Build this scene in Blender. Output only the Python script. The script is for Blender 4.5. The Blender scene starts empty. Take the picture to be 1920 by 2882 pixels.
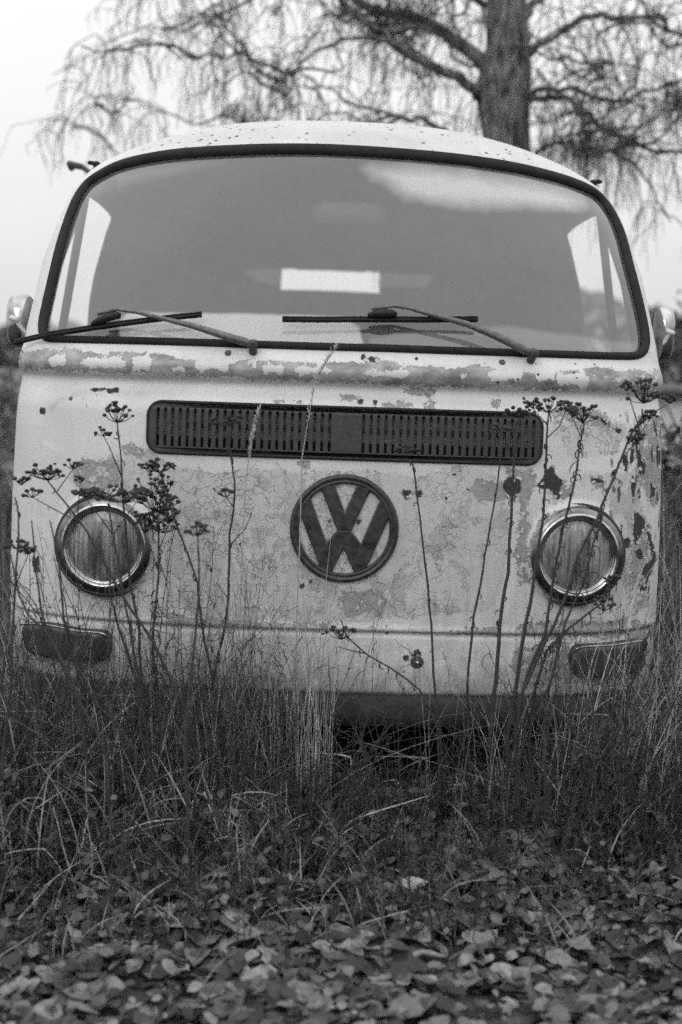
import bpy, math, random
import numpy as np
from mathutils import Vector, Matrix
rnd = random.Random(7)
nrg = np.random.default_rng(11)
C = bpy.context.scene
COL = C.collection
# ---------------------------------------------------------------- camera
H = 1.2; FPX = 4003.0; PIT = math.atan(441 / FPX)
cd = bpy.data.cameras.new("camera"); cam = bpy.data.objects.new("camera", cd); COL.objects.link(cam)
cam.location = (0, 0, H); cam.rotation_euler = (math.pi / 2 - PIT, 0, 0)
cd.lens = 50; cd.sensor_width = 36; cd.sensor_fit = 'AUTO'; cd.clip_start = .05; cd.clip_end = 2000
cd.dof.use_dof = True; cd.dof.focus_distance = 3.68; cd.dof.aperture_fstop = 2.1; cd.dof.aperture_blades = 0
C.camera = cam
# ---------------------------------------------------------------- sky: overcast, colourless
W = bpy.data.worlds.new("World"); C.world = W; W.use_nodes = True
nt = W.node_tree; nt.nodes.clear()
def wn(t): return nt.nodes.new(t)
SUN_EL, SUN_AZ = math.radians(33), math.radians(200)
sky = wn('ShaderNodeTexSky'); sky.sky_type = 'NISHITA'; sky.sun_disc = False
sky.sun_elevation = SUN_EL; sky.sun_rotation = SUN_AZ; sky.dust_density = 4
bw = wn('ShaderNodeRGBToBW'); nt.links.new(sky.outputs[0], bw.inputs[0])
tc = wn('ShaderNodeTexCoord'); sp = wn('ShaderNodeSeparateXYZ'); nt.links.new(tc.outputs['Generated'], sp.inputs[0])
mr = wn('ShaderNodeMapRange'); mr.inputs['From Min'].default_value = 0; mr.inputs['From Max'].default_value = 1
mr.inputs['To Min'].default_value = 6.9; mr.inputs['To Max'].default_value = 17.2      # overcast: zenith brighter than horizon
nt.links.new(sp.outputs['Z'], mr.inputs['Value'])
nz = wn('ShaderNodeTexNoise'); nz.inputs['Scale'].default_value = 1.6; nz.inputs['Detail'].default_value = 4
nt.links.new(tc.outputs['Generated'], nz.inputs['Vector'])
mr2 = wn('ShaderNodeMapRange'); mr2.inputs['From Min'].default_value = .3; mr2.inputs['From Max'].default_value = .7
mr2.inputs['To Min'].default_value = .92; mr2.inputs['To Max'].default_value = 1.08
nt.links.new(nz.outputs[0], mr2.inputs['Value'])
mu = wn('ShaderNodeMath'); mu.operation = 'MULTIPLY'; nt.links.new(mr.outputs[0], mu.inputs[0]); nt.links.new(mr2.outputs[0], mu.inputs[1])
ad = wn('ShaderNodeMath'); ad.operation = 'MULTIPLY_ADD'; nt.links.new(bw.outputs[0], ad.inputs[0]); ad.inputs[1].default_value = .1
nt.links.new(mu.outputs[0], ad.inputs[2])
bg = wn('ShaderNodeBackground'); bg.inputs[1].default_value = .1; nt.links.new(ad.outputs[0], bg.inputs[0])
wo = wn('ShaderNodeOutputWorld'); nt.links.new(bg.outputs[0], wo.inputs[0])
sd_ = bpy.data.lights.new("sun", 'SUN'); sd_.energy = .5; sd_.angle = math.radians(22); sd_.color = (1, 1, 1)
so = bpy.data.objects.new("sun", sd_); COL.objects.link(so)
so.rotation_euler = (math.radians(57), 0, math.radians(-20)); so.location = (0, -3, 12)
C.view_settings.view_transform = 'Standard'; C.view_settings.look = 'None'; C.view_settings.exposure = 0.06; C.view_settings.gamma = 1
C.cycles.max_bounces = 8; C.cycles.transparent_max_bounces = 16
try: C.cycles.use_denoising = False; C.cycles.use_adaptive_sampling = True; C.cycles.adaptive_threshold = .05; C.cycles.adaptive_min_samples = 20
except Exception: pass
# ---------------------------------------------------------------- object helpers
def link(name, me, mat=None, parent=None):
    o = bpy.data.objects.new(name, me); COL.objects.link(o)
    if mat is not None: me.materials.append(mat)
    if parent is not None: o.parent = parent
    return o
def tag(o, label=None, cat=None, group=None, kind=None):
    for k, v in (('label', label), ('category', cat), ('group', group), ('kind', kind)):
        if v: o[k] = v
    return o
def empty(name, loc, label, cat, group=None):
    o = bpy.data.objects.new(name, None); COL.objects.link(o); o.location = loc; o.empty_display_size = .1
    return tag(o, label, cat, group)
def mesh(V, F, smooth=True, name='m'):
    me = bpy.data.meshes.new(name); me.from_pydata([tuple(map(float, v)) for v in V], [], F)
    me.validate(); me.update()
    if smooth: me.polygons.foreach_set('use_smooth', [True] * len(me.polygons))
    return me
def mesh_np(V, F, smooth=True):
    """fast path: V (n,3) float, F (m,k) int"""
    V = np.asarray(V, np.float32); F = np.asarray(F, np.int32); k = F.shape[1]
    me = bpy.data.meshes.new('m'); me.vertices.add(len(V)); me.vertices.foreach_set('co', V.ravel())
    me.loops.add(F.size); me.loops.foreach_set('vertex_index', F.ravel())
    me.polygons.add(len(F)); me.polygons.foreach_set('loop_start', np.arange(0, F.size, k, dtype=np.int32))
    me.polygons.foreach_set('loop_total', np.full(len(F), k, np.int32))
    if smooth: me.polygons.foreach_set('use_smooth', np.ones(len(F), bool))
    me.update(calc_edges=True); me.validate(); return me
class MB:
    def __init__(s): s.v = []; s.f = []
    def tube(s, pts, rad, n=6, cap=True, flat=None):
        P = [Vector(p) for p in pts]; m = len(P)
        if not hasattr(rad, '__len__'): rad = [rad] * m
        b = len(s.v); up = None
        for i in range(m):
            t = (P[min(i + 1, m - 1)] - P[max(i - 1, 0)])
            t = t.normalized() if t.length > 1e-9 else Vector((0, 0, 1))
            if up is None: up = t.orthogonal().normalized()
            up = (up - t * up.dot(t))
            up = up.normalized() if up.length > 1e-6 else t.orthogonal().normalized()
            sd = t.cross(up)
            for k in range(n):
                a = 2 * math.pi * k / n
                s.v.append(P[i] + (up * math.cos(a) + sd * math.sin(a)) * rad[i])
        for i in range(m - 1):
            for k in range(n):
                s.f.append((b + i * n + k, b + i * n + (k + 1) % n, b + (i + 1) * n + (k + 1) % n, b + (i + 1) * n + k))
        if cap and n > 2:
            s.f.append(tuple(b + k for k in range(n))[::-1]); s.f.append(tuple(b + (m - 1) * n + k for k in range(n)))
        return s
    def box(s, c, h, M=None):
        b = len(s.v)
        for dx in (-1, 1):
            for dy in (-1, 1):
                for dz in (-1, 1):
                    p = Vector((dx * h[0], dy * h[1], dz * h[2]))
                    if M is not None: p = M @ p
                    s.v.append(Vector(c) + p)
        for q in ((0, 1, 3, 2), (4, 6, 7, 5), (0, 4, 5, 1), (2, 3, 7, 6), (0, 2, 6, 4), (1, 5, 7, 3)): s.f.append(tuple(b + i for i in q))
        return s
    def lathe(s, prof, c, ax=Vector((0, -1, 0)), n=48):
        """prof: (radius, distance along ax)"""
        ax = Vector(ax).normalized(); u = ax.orthogonal().normalized(); w = ax.cross(u); b = len(s.v); c = Vector(c)
        for r, d in prof:
            for k in range(n):
                a = 2 * math.pi * k / n; s.v.append(c + ax * d + (u * math.cos(a) + w * math.sin(a)) * r)
        for i in range(len(prof) - 1):
            for k in range(n):
                s.f.append((b + i * n + k, b + i * n + (k + 1) % n, b + (i + 1) * n + (k + 1) % n, b + (i + 1) * n + k))
        return s
    def ball(s, c, r, sq=(1, 1, 1), n=6, m=4):
        b = len(s.v); c = Vector(c)
        s.v.append(c + Vector((0, 0, r * sq[2])))
        for i in range(1, m):
            ph = math.pi * i / m
            for k in range(n):
                a = 2 * math.pi * k / n
                s.v.append(c + Vector((r * sq[0] * math.sin(ph) * math.cos(a), r * sq[1] * math.sin(ph) * math.sin(a), r * sq[2] * math.cos(ph))))
        s.v.append(c - Vector((0, 0, r * sq[2]))); e = len(s.v) - 1
        for k in range(n):
            s.f.append((b, b + 1 + k, b + 1 + (k + 1) % n)); s.f.append((e, e - n + (k + 1) % n, e - n + k))
        for i in range(m - 2):
            for k in range(n):
                s.f.append((b + 1 + i * n + k, b + 1 + (i + 1) * n + k, b + 1 + (i + 1) * n + (k + 1) % n, b + 1 + i * n + (k + 1) % n))
        return s
    def build(s, name, mat, parent=None, smooth=True): return link(name, mesh(s.v, s.f, smooth), mat, parent)
# ---------------------------------------------------------------- material helpers
class NT:
    def __init__(s, name):
        s.m = bpy.data.materials.new(name); s.m.use_nodes = True; s.t = s.m.node_tree; s.b = s.t.nodes['Principled BSDF']
    def n(s, t, **k):
        o = s.t.nodes.new(t)
        for a, v in k.items():
            if a[0] == '_': o.inputs[a[1:].replace('_', ' ')].default_value = v
            else: setattr(o, a, v)
        return o
    def l(s, a, b): s.t.links.new(a, b)
    def math(s, op, a, b=None, c=None, clamp=False):
        o = s.n('ShaderNodeMath', operation=op, use_clamp=clamp)
        for i, x in enumerate((a, b, c)):
            if x is None: continue
            if isinstance(x, (int, float)): o.inputs[i].default_value = x
            else: s.l(x, o.inputs[i])
        return o.outputs[0]
    def rng(s, v, a, b, c=0., d=1.):
        o = s.n('ShaderNodeMapRange'); s.l(v, o.inputs[0])
        for i, x in enumerate((a, b, c, d)): o.inputs[i + 1].default_value = x
        return o.outputs[0]
    def noise(s, vec, scale, detail=4, rough=.55, stretch=None, dist=0):
        if stretch:
            mp = s.n('ShaderNodeMapping'); mp.inputs['Scale'].default_value = stretch; s.l(vec, mp.inputs[0]); vec = mp.outputs[0]
        o = s.n('ShaderNodeTexNoise'); s.l(vec, o.inputs['Vector']); o.inputs['Scale'].default_value = scale
        o.inputs['Detail'].default_value = detail; o.inputs['Roughness'].default_value = rough; o.inputs['Distortion'].default_value = dist
        return o.outputs[0]
    def mix(s, f, a, b):
        """scalar mix"""
        o = s.n('ShaderNodeMix'); o.data_type = 'FLOAT'
        for i, x in ((0, f), (2, a), (3, b)):
            if isinstance(x, (int, float)): o.inputs[i].default_value = x
            else: s.l(x, o.inputs[i])
        return o.outputs[0]
    def obj(s): return s.n('ShaderNodeTexCoord').outputs['Object']
    def bump(s, h, strength, dist):
        o = s.n('ShaderNodeBump'); o.inputs['Strength'].default_value = strength; o.inputs['Distance'].default_value = dist
        s.l(h, o.inputs['Height']); s.l(o.outputs[0], s.b.inputs['Normal'])
    def grey(s, v): s.l(v, s.b.inputs['Base Color'])
def simple(name, v, rough=.6, metal=0, var=.25, scale=40, bump=.0, stretch=None, spec=.5):
    q = NT(name); q.b.inputs['Roughness'].default_value = rough; q.b.inputs['Metallic'].default_value = metal
    q.b.inputs['Specular IOR Level'].default_value = spec
    n = q.noise(q.obj(), scale, 5, .6, stretch)
    q.grey(q.rng(n, .25, .75, v * (1 - var), v * (1 + var)))
    if bump: q.bump(n, bump, .002)
    return q.m
M_rubber = simple('rubber', .020, .8, var=.35, scale=30, bump=.2, spec=.15)
M_black = simple('black_paint', .014, .6, var=.4, scale=60, bump=.2, spec=.3)
M_dark = simple('dark_void', .012, .9)
M_arm = simple('wiper_metal', .10, .45, var=.6, scale=90, bump=.3)
M_chrome = simple('aged_chrome', .40, .14, 1, var=.5, scale=30, bump=.12)
M_valance = simple('rusty_steel', .045, .62, var=.6, scale=14, bump=.5)
M_emblem = simple('emblem_paint', .030, .42, var=.9, scale=55, bump=.6)
M_lens = simple('signal_lens', .05, .22, var=.3, scale=20, bump=.1)
M_inner = simple('cab_lining', .30, .8, var=.12, scale=5)
M_tyre = simple('tyre_rubber', .03, .85)
M_dash = simple('dusty_dash', .32, .85, var=.2, scale=9)
M_white = simple('white_enamel', .60, .45, var=.1)
# ---------------------------------------------------------------- van frame
YAW, ROLL = math.radians(1.1), math.radians(1.95)
VM = Matrix.Translation((-.03, 3.5, 0)) @ Matrix.Rotation(YAW, 4, 'Z') @ Matrix.Rotation(ROLL, 4, 'Y')
VMI = VM.inverted()
def ray(px, py):
    a = (px - 960) / FPX; b = (1441 - py) / FPX; c, s = math.cos(PIT), math.sin(PIT)
    return Vector((a, c + b * s, -s + b * c))
def at(px, py, d):            # point at depth d (m along Y) seen through photo pixel
    r = ray(px, py); return Vector((0, 0, H)) + r * (d / r.y)
# profile rings: edge height, front y at centre, half width, crown, depth of bow, exponent
PR = np.array([
 [.300, .055, .868, 0, .40, 3.0],
 [.345, .025, .872, 0, .40, 3.0],
 [.360, .006, .873, 0, .40, 3.0],
 [.430, .004, .875, 0, .40, 3.0],
 [.505, .002, .876, 0, .40, 3.0],
 [.513, .013, .874, 0, .40, 3.0],
 [.520,-.006, .878, 0, .40, 3.0],
 [.535,-.002, .877, 0, .40, 3.0],
 [.600,-.004, .877, 0, .40, 3.0],
 [.800,-.006, .873, 0, .40, 3.0],
 [1.00,.000, .866, 0, .40, 3.0],
 [1.050,.004, .863, 0, .40, 3.0],
 [1.070,.010, .861, 0, .40, 3.0],
 [1.118,.032, .856, 0, .40, 3.0],
 [1.126,.030, .857, 0, .40, 3.0],
 [1.136,.012, .862, 0, .40, 3.0],
 [1.160,.004, .863, 0, .40, 3.0],
 [1.185,.016, .858, 0, .40, 3.0],
 [1.205,.034, .854, .002, .40, 3.0],
 [1.250,.060, .852, .005, .40, 2.95],
 [1.440,.185, .838, .020, .42, 2.8],
 [1.600,.310, .806, .045, .43, 2.6],
 [1.665,.370, .783, .065, .44, 2.5],
 [1.700,.420, .765, .080, .44, 2.5],
 [1.722,.480, .746, .100, .44, 2.4],
 [1.740,.580, .712, .112, .43, 2.4],
 [1.762,.750, .640, .117, .42, 2.3],
 [1.800,1.05, .500, .095, .40, 2.2],
 [1.860,1.45, .300, .045, .35, 2.0],
 [1.903,1.95, .0004, .003, .30, 2.0]])
# smooth parameter along profile
seg = np.hypot(np.diff(PR[:, 0] + PR[:, 3]), np.diff(PR[:, 1])); TT = np.concatenate([[0], np.cumsum(seg)])
def catmull(t):
    """smooth profile: box-blurred linear interpolation"""
    t = np.asarray(t, float); out = 0
    ks = np.linspace(-1, 1, 9); w = 1 - np.abs(ks) * .8; w /= w.sum()
    for k, ww in zip(ks, w):
        wid = np.interp(t, [0, .05, TT[12] - .03, TT[18], TT[20], TT[-1]], [.0, .004, .006, .02, .05, .05])
        tq = np.clip(t + k * wid, 0, TT[-1])
        out = out + ww * np.stack([np.interp(tq, TT, PR[:, j]) for j in range(6)], -1)
    return out
TF = np.linspace(0, TT[-1], 1500); PF = catmull(TF)
def crown(p0, a):
    e = np.interp(p0, [1.60, 1.665, 1.72, 1.78, 1.9], [2.0, 2.1, 2.6, 3.0, 2.4]); return 1 - a ** e
def surf(x, z):
    """front surface depth y (van frame) at front-view position x, z"""
    Wd = PF[:, 2]; a = np.clip(abs(x) / Wd, 0, 1)
    zc = PF[:, 0] + PF[:, 3] * crown(PF[:, 0], a)
    i = int(np.searchsorted(np.maximum.accumulate(zc), z)); i = min(max(i, 1), len(zc) - 1)
    f = (z - zc[i - 1]) / max(zc[i] - zc[i - 1], 1e-6); f = min(max(f, 0), 1)
    p = PF[i - 1] * (1 - f) + PF[i] * f
    a = min(abs(x) / p[2], 1)
    return p[1] + p[4] * (1 - (1 - a ** p[5]) ** (1 / p[5]))
def S(x, z, off=0.0):
    """surface point pushed out along the normal by off"""
    y = surf(x, z)
    if not off: return Vector((x, y, z))
    e = .004; n = Vector((-(surf(x + e, z) - surf(x - e, z)) / (2 * e), 1, -(surf(x, z + e) - surf(x, z - e)) / (2 * e)))
    n = -n.normalized()
    return Vector((x, y, z)) + n * off
O_L = VMI @ Vector((0, 0, H))
def pz(px, py):
    """photo pixel -> (x, z) on the van's front"""
    d = VMI.to_3x3() @ ray(px, py); y = .02
    for _ in range(14):
        k = (y - O_L.y) / d.y; p = O_L + d * k; y = .5 * y + .5 * surf(p.x, p.z)
    k = (y - O_L.y) / d.y; p = O_L + d * k
    return (p.x, p.z)
def PZ(L): return [pz(*q) for q in L]
def inpoly(X, Z, poly):
    ins = np.zeros(X.shape, bool); n = len(poly)
    for i in range(n):
        x1, z1 = poly[i]; x2, z2 = poly[(i + 1) % n]
        if z1 == z2: continue
        c = ((z1 > Z) != (z2 > Z)) & (X < (x2 - x1) * (Z - z1) / (z2 - z1) + x1); ins ^= c
    return ins
def sdist(X, Z, poly):
    d = np.full(X.shape, 9.); n = len(poly)
    for i in range(n):
        x1, z1 = poly[i]; x2, z2 = poly[(i + 1) % n]; ex, ez = x2 - x1, z2 - z1; L = ex * ex + ez * ez + 1e-12
        t = np.clip(((X - x1) * ex + (Z - z1) * ez) / L, 0, 1)
        d = np.minimum(d, np.hypot(X - x1 - t * ex, Z - z1 - t * ez))
    return np.where(inpoly(X, Z, poly), -d, d)
def smooth_loop(P, n=260):
    P = np.array(P); m = len(P); out = []
    per = max(3, n // m)
    for i in range(m):
        p0, p1, p2, p3 = P[(i - 1) % m], P[i], P[(i + 1) % m], P[(i + 2) % m]
        for k in range(per):
            t = k / per
            out.append(.5 * ((2 * p1) + (-p0 + p2) * t + (2 * p0 - 5 * p1 + 4 * p2 - p3) * t * t + (-p0 + 3 * p1 - 3 * p2 + p3) * t ** 3))
    out = np.array(out); c = np.vstack([out, out[:1]]); s = np.concatenate([[0], np.cumsum(np.hypot(*np.diff(c, axis=0).T))])
    q = np.linspace(0, s[-1], n, endpoint=False)
    return np.stack([np.interp(q, s, c[:, 0]), np.interp(q, s, c[:, 1])], 1)
van = empty('camper_van', (0, 0, 0), 'derelict pale camper van with peeling paint and round emblem, sunk in tall grass', 'van')
van.matrix_world = VM
# windscreen outline (centre line of its rubber)
WS = PZ([(121, 905), (136, 833), (156, 747), (184, 643), (214, 563), (245, 517), (288, 487), (343, 462), (429, 442), (520, 430), (673, 421), (796, 418),
         (960, 421), (1205, 438), (1389, 460), (1511, 484), (1621, 516), (1682, 547), (1719, 592), (1750, 661), (1774, 753), (1799, 851), (1814, 924),
         (1816, 975), (1795, 999), (1740, 1003), (1572, 998), (1327, 990), (1082, 981), (960, 978), (796, 973), (429, 961), (200, 956), (141, 953), (122, 938)])
WSL = smooth_loop(WS, 320)
# ---- body shell
zA = np.concatenate([np.arange(0, TT[22], .0065), np.arange(TT[22], TT[-1], .03), [TT[-1]]])
prof = catmull(zA); NR = len(zA); prof[-1, 2] = .0004
NF = 250; NS = 60; NB = 30                        # columns: half front, side, half back
YB = 4.35
def ring(p):
    z, y0, w, cr, dp, n = p
    u = np.linspace(0, math.pi / 2, 700)
    X = w * np.sin(u) ** (2 / n); Y = y0 + dp * (1 - np.cos(u) ** (2 / n))
    s = np.concatenate([[0], np.cumsum(np.hypot(np.diff(X), np.diff(Y)))]); q = np.linspace(0, s[-1], NF)
    X = np.interp(q, s, X); Y = np.interp(q, s, Y)
    yb = YB - max(0, (z - 1.2)) * .35 - (y0 * .35 if z > 1.7 else 0)
    ys = np.linspace(y0 + dp, max(yb - .25, y0 + dp + .01), NS + 1)[1:]
    a = np.linspace(0, math.pi / 2, NB + 1)[1:]
    Xb = w * np.cos(a) ** .5; Yb = max(yb - .25, y0 + dp + .01) + .25 * np.sin(a) ** .5
    Xb[-1] = 0
    X = np.concatenate([X, np.full(NS, w), Xb]); Y = np.concatenate([Y, ys, Yb])
    X = np.concatenate([-X[::-1][:-1], X]); Y = np.concatenate([Y[::-1][:-1], Y])   # from rear round the left, front, right
    X = X[:-1]; Y = Y[:-1]
    Z = z + cr * crown(z, np.clip(np.abs(X) / w, 0, 1))
    return np.stack([X, Y, Z], 1)
R_ = np.stack([ring(p) for p in prof]); NC = R_.shape[1]
V = R_.reshape(-1, 3)
ii, jj = np.meshgrid(np.arange(NR - 1), np.arange(NC), indexing='ij'); j2 = (jj + 1) % NC
Fq = np.stack([ii * NC + jj, ii * NC + j2, (ii + 1) * NC + j2, (ii + 1) * NC + jj], -1).reshape(-1, 4)
ctr = V[Fq].mean(1)
mid = (NC) // 2; colx = np.tile(np.arange(NC), NR - 1)
front = (ctr[:, 1] < 1.0) & (ctr[:, 2] < 1.86)
isf = (np.abs(colx - (NC - 1) / 2) < NF - 2)
hole_ws = isf & inpoly(ctr[:, 0], ctr[:, 2], WSL)
def rr(cx, cz, hx, hz, r, n=8):
    out = []
    for sx, sz, a0 in ((1, 1, 0), (-1, 1, 90), (-1, -1, 180), (1, -1, 270)):
        for k in range(n + 1):
            a = math.radians(a0 + 90 * k / n); out.append((cx + sx * (hx - r) + r * math.cos(a), cz + sz * (hz - r) + r * math.sin(a)))
    return out
side = (~isf) & (ctr[:, 1] < 3.9)
DOORW = [(.62, 1.22), (1.36, 1.22), (1.44, 1.36), (1.54, 1.60), (1.46, 1.66), (.92, 1.67), (.86, 1.63), (.66, 1.34)]
DOORL = smooth_loop(DOORW, 80)
hole_dw = side & inpoly(ctr[:, 1], ctr[:, 2], DOORL)
REARW = rr(-.0, 1.600, .275, .055, .02)
hole_rw = (ctr[:, 1] > 3.6) & inpoly(ctr[:, 0], ctr[:, 2], REARW)
arch = side & (((np.hypot(ctr[:, 1] - .95, ctr[:, 2] - .26) < .37)) | (np.hypot(ctr[:, 1] - 3.35, ctr[:, 2] - .26) < .37))
GR_C = pz(973, 1220)
GRP = rr(GR_C[0], GR_C[1], .480, .056, .028)
hole_gr = isf & inpoly(ctr[:, 0], ctr[:, 2], GRP)
HLc = [pz(297, 1533), pz(1619, 1560)]
HLx = .5 * (HLc[1][0] - HLc[0][0]); HLz = .5 * (HLc[0][1] + HLc[1][1])
hole_hl = isf & ((np.hypot(ctr[:, 0] - HLc[0][0], ctr[:, 2] - HLc[0][1]) < .095) | (np.hypot(ctr[:, 0] - HLc[1][0], ctr[:, 2] - HLc[1][1]) < .095))
keep = ~(hole_ws | hole_dw | hole_rw | arch | hole_gr | hole_hl)
# soft pressings: raised frame line round the vents, dents
X0, Z0 = V[:, 0], V[:, 2]; fm = (V[:, 1] < .5) & (Z0 < 1.11)
Vd = V.copy()
pa = PZ([(165, 1115), (210, 1098), (300, 1095), (960, 1112), (1500, 1140), (1650, 1160), (1730, 1190), (1790, 1245), (1790, 1330), (1700, 1330), (1600, 1330), (200, 1300), (120, 1250), (130, 1150)])
ds = np.where(fm, sdist(X0, Z0, pa), 1.)
gd = np.clip((sdist(X0, Z0, GRP) - .012) / .02, 0, 1)
Vd[:, 1] += np.where(fm, .005 * np.clip(-ds / .016, 0, 1) * np.clip((Z0 - pz(960, 1320)[1]) / .08, 0, 1) * gd, 0)
dn = np.zeros(len(V))
for _ in range(26):
    cx, cz, r, a = rnd.uniform(-.8, .8), rnd.uniform(.36, 1.05), rnd.uniform(.05, .16), rnd.uniform(-.0035, .004)
    dn += a * np.exp(-((X0 - cx) ** 2 + (Z0 - cz) ** 2) / (r * r))
fit = np.minimum(sdist(X0, Z0, GRP), np.hypot(X0 - pz(969, 1487)[0], Z0 - pz(969, 1487)[1]) - .14)
for (hx, hz) in HLc: fit = np.minimum(fit, np.hypot(X0 - hx, Z0 - hz) - .12)
dn *= np.clip((fit - .01) / .04, 0, 1)
Vd[:, 1] += np.where(V[:, 1] < .6, dn, 0)
for (hx, hz) in HLc:      # pressed lip round each lamp
    r = np.hypot(X0 - hx, Z0 - hz)
    Vd[:, 1] += np.where(fm, -.016 * np.exp(-((r - .118) / .012) ** 2), 0)
body_me = mesh_np(Vd, Fq[keep])
# ---- paint condition stored as signed distance fields to the traced flakes (m)
B3 = lambda L: [(x * .6122, y * .6122 + 1000) for x, y in L]
B4 = lambda L: [(960 + x * .6122, y * .6122 + 1000) for x, y in L]
def box_px(a, b, c, d):
    w, h = b - a, d - c
    return [(a, c + h * .5), (a + w * .12, c + h * .1), (a + w * .5, c + h * .15), (a + w * .85, c), (b, c + h * .45), (b - w * .1, d), (a + w * .55, d - h * .15), (a + w * .2, d)]
bare = [B4(q) for q in (
    [(272, 625), (320, 622), (325, 632), (318, 650), (300, 664), (285, 645)], [(342, 628), (368, 622), (372, 645), (350, 652)],
    [(752, 580), (790, 562), (822, 575), (824, 625), (800, 655), (768, 645), (750, 610)],
    [(905, 600), (920, 580), (945, 540), (968, 510), (985, 555), (1012, 572), (1032, 580), (1003, 605), (1006, 650), (990, 672), (975, 640), (960, 610), (925, 612)],
    [(1288, 850), (1330, 842), (1326, 884), (1292, 882)],
    [(1350, 718), (1395, 765), (1390, 800), (1370, 830), (1358, 870), (1345, 850)],
    [(1352, 900), (1375, 890), (1395, 930), (1370, 940)],
    [(1408, 800), (1416, 800), (1440, 900), (1450, 940), (1425, 985), (1398, 1065), (1385, 1040), (1388, 975), (1415, 960), (1434, 930), (1412, 850)],
    [(1352, 355), (1362, 380), (1378, 480), (1368, 520), (1358, 420)], [(1375, 470), (1398, 500), (1390, 545), (1372, 520)],
    [(1432, 285), (1452, 340), (1455, 372), (1442, 350)], [(1425, 590), (1445, 605), (1440, 640), (1425, 668)],
    [(1470, 285), (1480, 330), (1480, 380), (1472, 350)], [(1195, 285), (1222, 300), (1218, 322), (1205, 312)],
    [(1262, 340), (1285, 345), (1280, 358), (1265, 352)], [(1150, 568), (1205, 575), (1200, 584), (1155, 578)],
    [(335, 1360), (358, 1355), (365, 1378), (345, 1392), (328, 1380)], [(1370, 1060), (1398, 1050), (1405, 1075), (1385, 1085)],
    [(110, 10), (140, 6), (176, 16), (160, 28), (135, 30), (128, 20)], [(78, 205), (100, 205), (98, 222), (82, 220)], [(150, 208), (168, 210), (162, 228), (152, 226)],
    [(1455, 420), (1468, 440), (1462, 520), (1452, 500)], [(1340, 560), (1352, 600), (1345, 680), (1336, 620)])]
bare += [box_px(113, 127, 1150, 1163), box_px(196, 200, 1120, 1124), box_px(255, 300, 1094, 1099), box_px(300, 336, 1093, 1106),
         box_px(1018, 1026, 997, 1013), box_px(868, 878, 1634, 1643), box_px(846, 856, 1645, 1654), box_px(925, 933, 1464, 1471), box_px(1007, 1015, 1466, 1474),
         box_px(92, 112, 1565, 1610), box_px(1140, 1150, 1845, 1860)]
prim = [B4(q) for q in ([(0, 185), (60, 182), (78, 195), (40, 210), (0, 205)], [(180, 228), (250, 215), (330, 218), (325, 240), (230, 238)], [(298, 168), (330, 160), (435, 162), (432, 180), (330, 182)],
    [(385, 228), (410, 218), (437, 222), (430, 245), (390, 245)], [(695, 208), (735, 205), (720, 245), (700, 235)],
    [(760, 520), (880, 530), (905, 560), (880, 620), (850, 640), (840, 560), (780, 560)],
    [(960, 240), (1040, 230), (1150, 245), (1240, 290), (1245, 340), (1180, 330), (1080, 300), (1000, 290)],
    [(1010, 590), (1045, 600), (1060, 640), (1020, 660), (990, 690), (985, 660)], [(1150, 540), (1205, 560), (1215, 600), (1180, 615), (1150, 590)],
    [(1350, 280), (1480, 280), (1490, 420), (1470, 640), (1440, 700), (1400, 640), (1365, 560), (1345, 420)],
    [(1350, 720), (1420, 780), (1450, 940), (1400, 1060), (1370, 1000), (1340, 1080), (1325, 1000), (1345, 900), (1335, 800)],
    [(820, 640), (850, 640), (846, 760), (820, 740)], [(830, 700), (870, 780), (850, 900), (865, 1040), (820, 1060), (800, 900)])]
prim += [B3(q) for q in ([(560, 430), (600, 400), (680, 440), (660, 480), (600, 460)], [(340, 500), (400, 480), (470, 490), (520, 470), (560, 520), (540, 600), (480, 620), (400, 640), (350, 600)],
    [(1265, 205), (1310, 203), (1308, 220), (1268, 220)], [(1348, 205), (1390, 206), (1388, 222), (1350, 220)], [(1370, 490), (1420, 492), (1415, 522), (1375, 520)],
    [(740, 1190), (900, 1210), (1100, 1225), (1568, 1232), (1568, 1246), (1000, 1245), (730, 1215)])]
prim += [box_px(1440, 1620, 1810, 1945), box_px(1320, 1500, 1345, 1420), box_px(1450, 1850, 1740, 1800), box_px(950, 1090, 1655, 1740), box_px(1280, 1420, 1765, 1785), box_px(500, 800, 1900, 1945)]
old = [[(465, 1310), (620, 1330), (700, 1318), (850, 1335), (1050, 1322), (1150, 1345), (1290, 1310), (1400, 1340), (1440, 1440), (1430, 1600), (1380, 1720), (980, 1752), (560, 1745), (450, 1650), (400, 1500), (420, 1380)],
       [(1545, 1165), (1640, 1150), (1760, 1200), (1740, 1280), (1600, 1290)], [(180, 1340), (250, 1300), (420, 1260), (470, 1300), (460, 1400), (300, 1400)],
       [(1700, 1330), (1790, 1330), (1820, 1500), (1830, 1700), (1780, 1740), (1740, 1600)]]
bandlow = PZ([(75, 1039), (230, 1045), (400, 1052), (560, 1061), (960, 1076), (1400, 1089), (1600, 1096), (1859, 1096)])
remn = [box_px(*q) for q in ((140, 190, 992, 1034), (230, 363, 1000, 1040), (366, 430, 994, 1045), (478, 520, 1029, 1045), (545, 643, 1002, 1045), (738, 800, 1022, 1055),
        (826, 935, 1028, 1057), (1021, 1150, 1040, 1064), (1290, 1320, 1050, 1070), (1364, 1470, 1036, 1072), (1505, 1566, 1025, 1074), (1560, 1658, 1048, 1089), (690, 720, 1010, 1030), (1760, 1790, 1070, 1082))]
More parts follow.
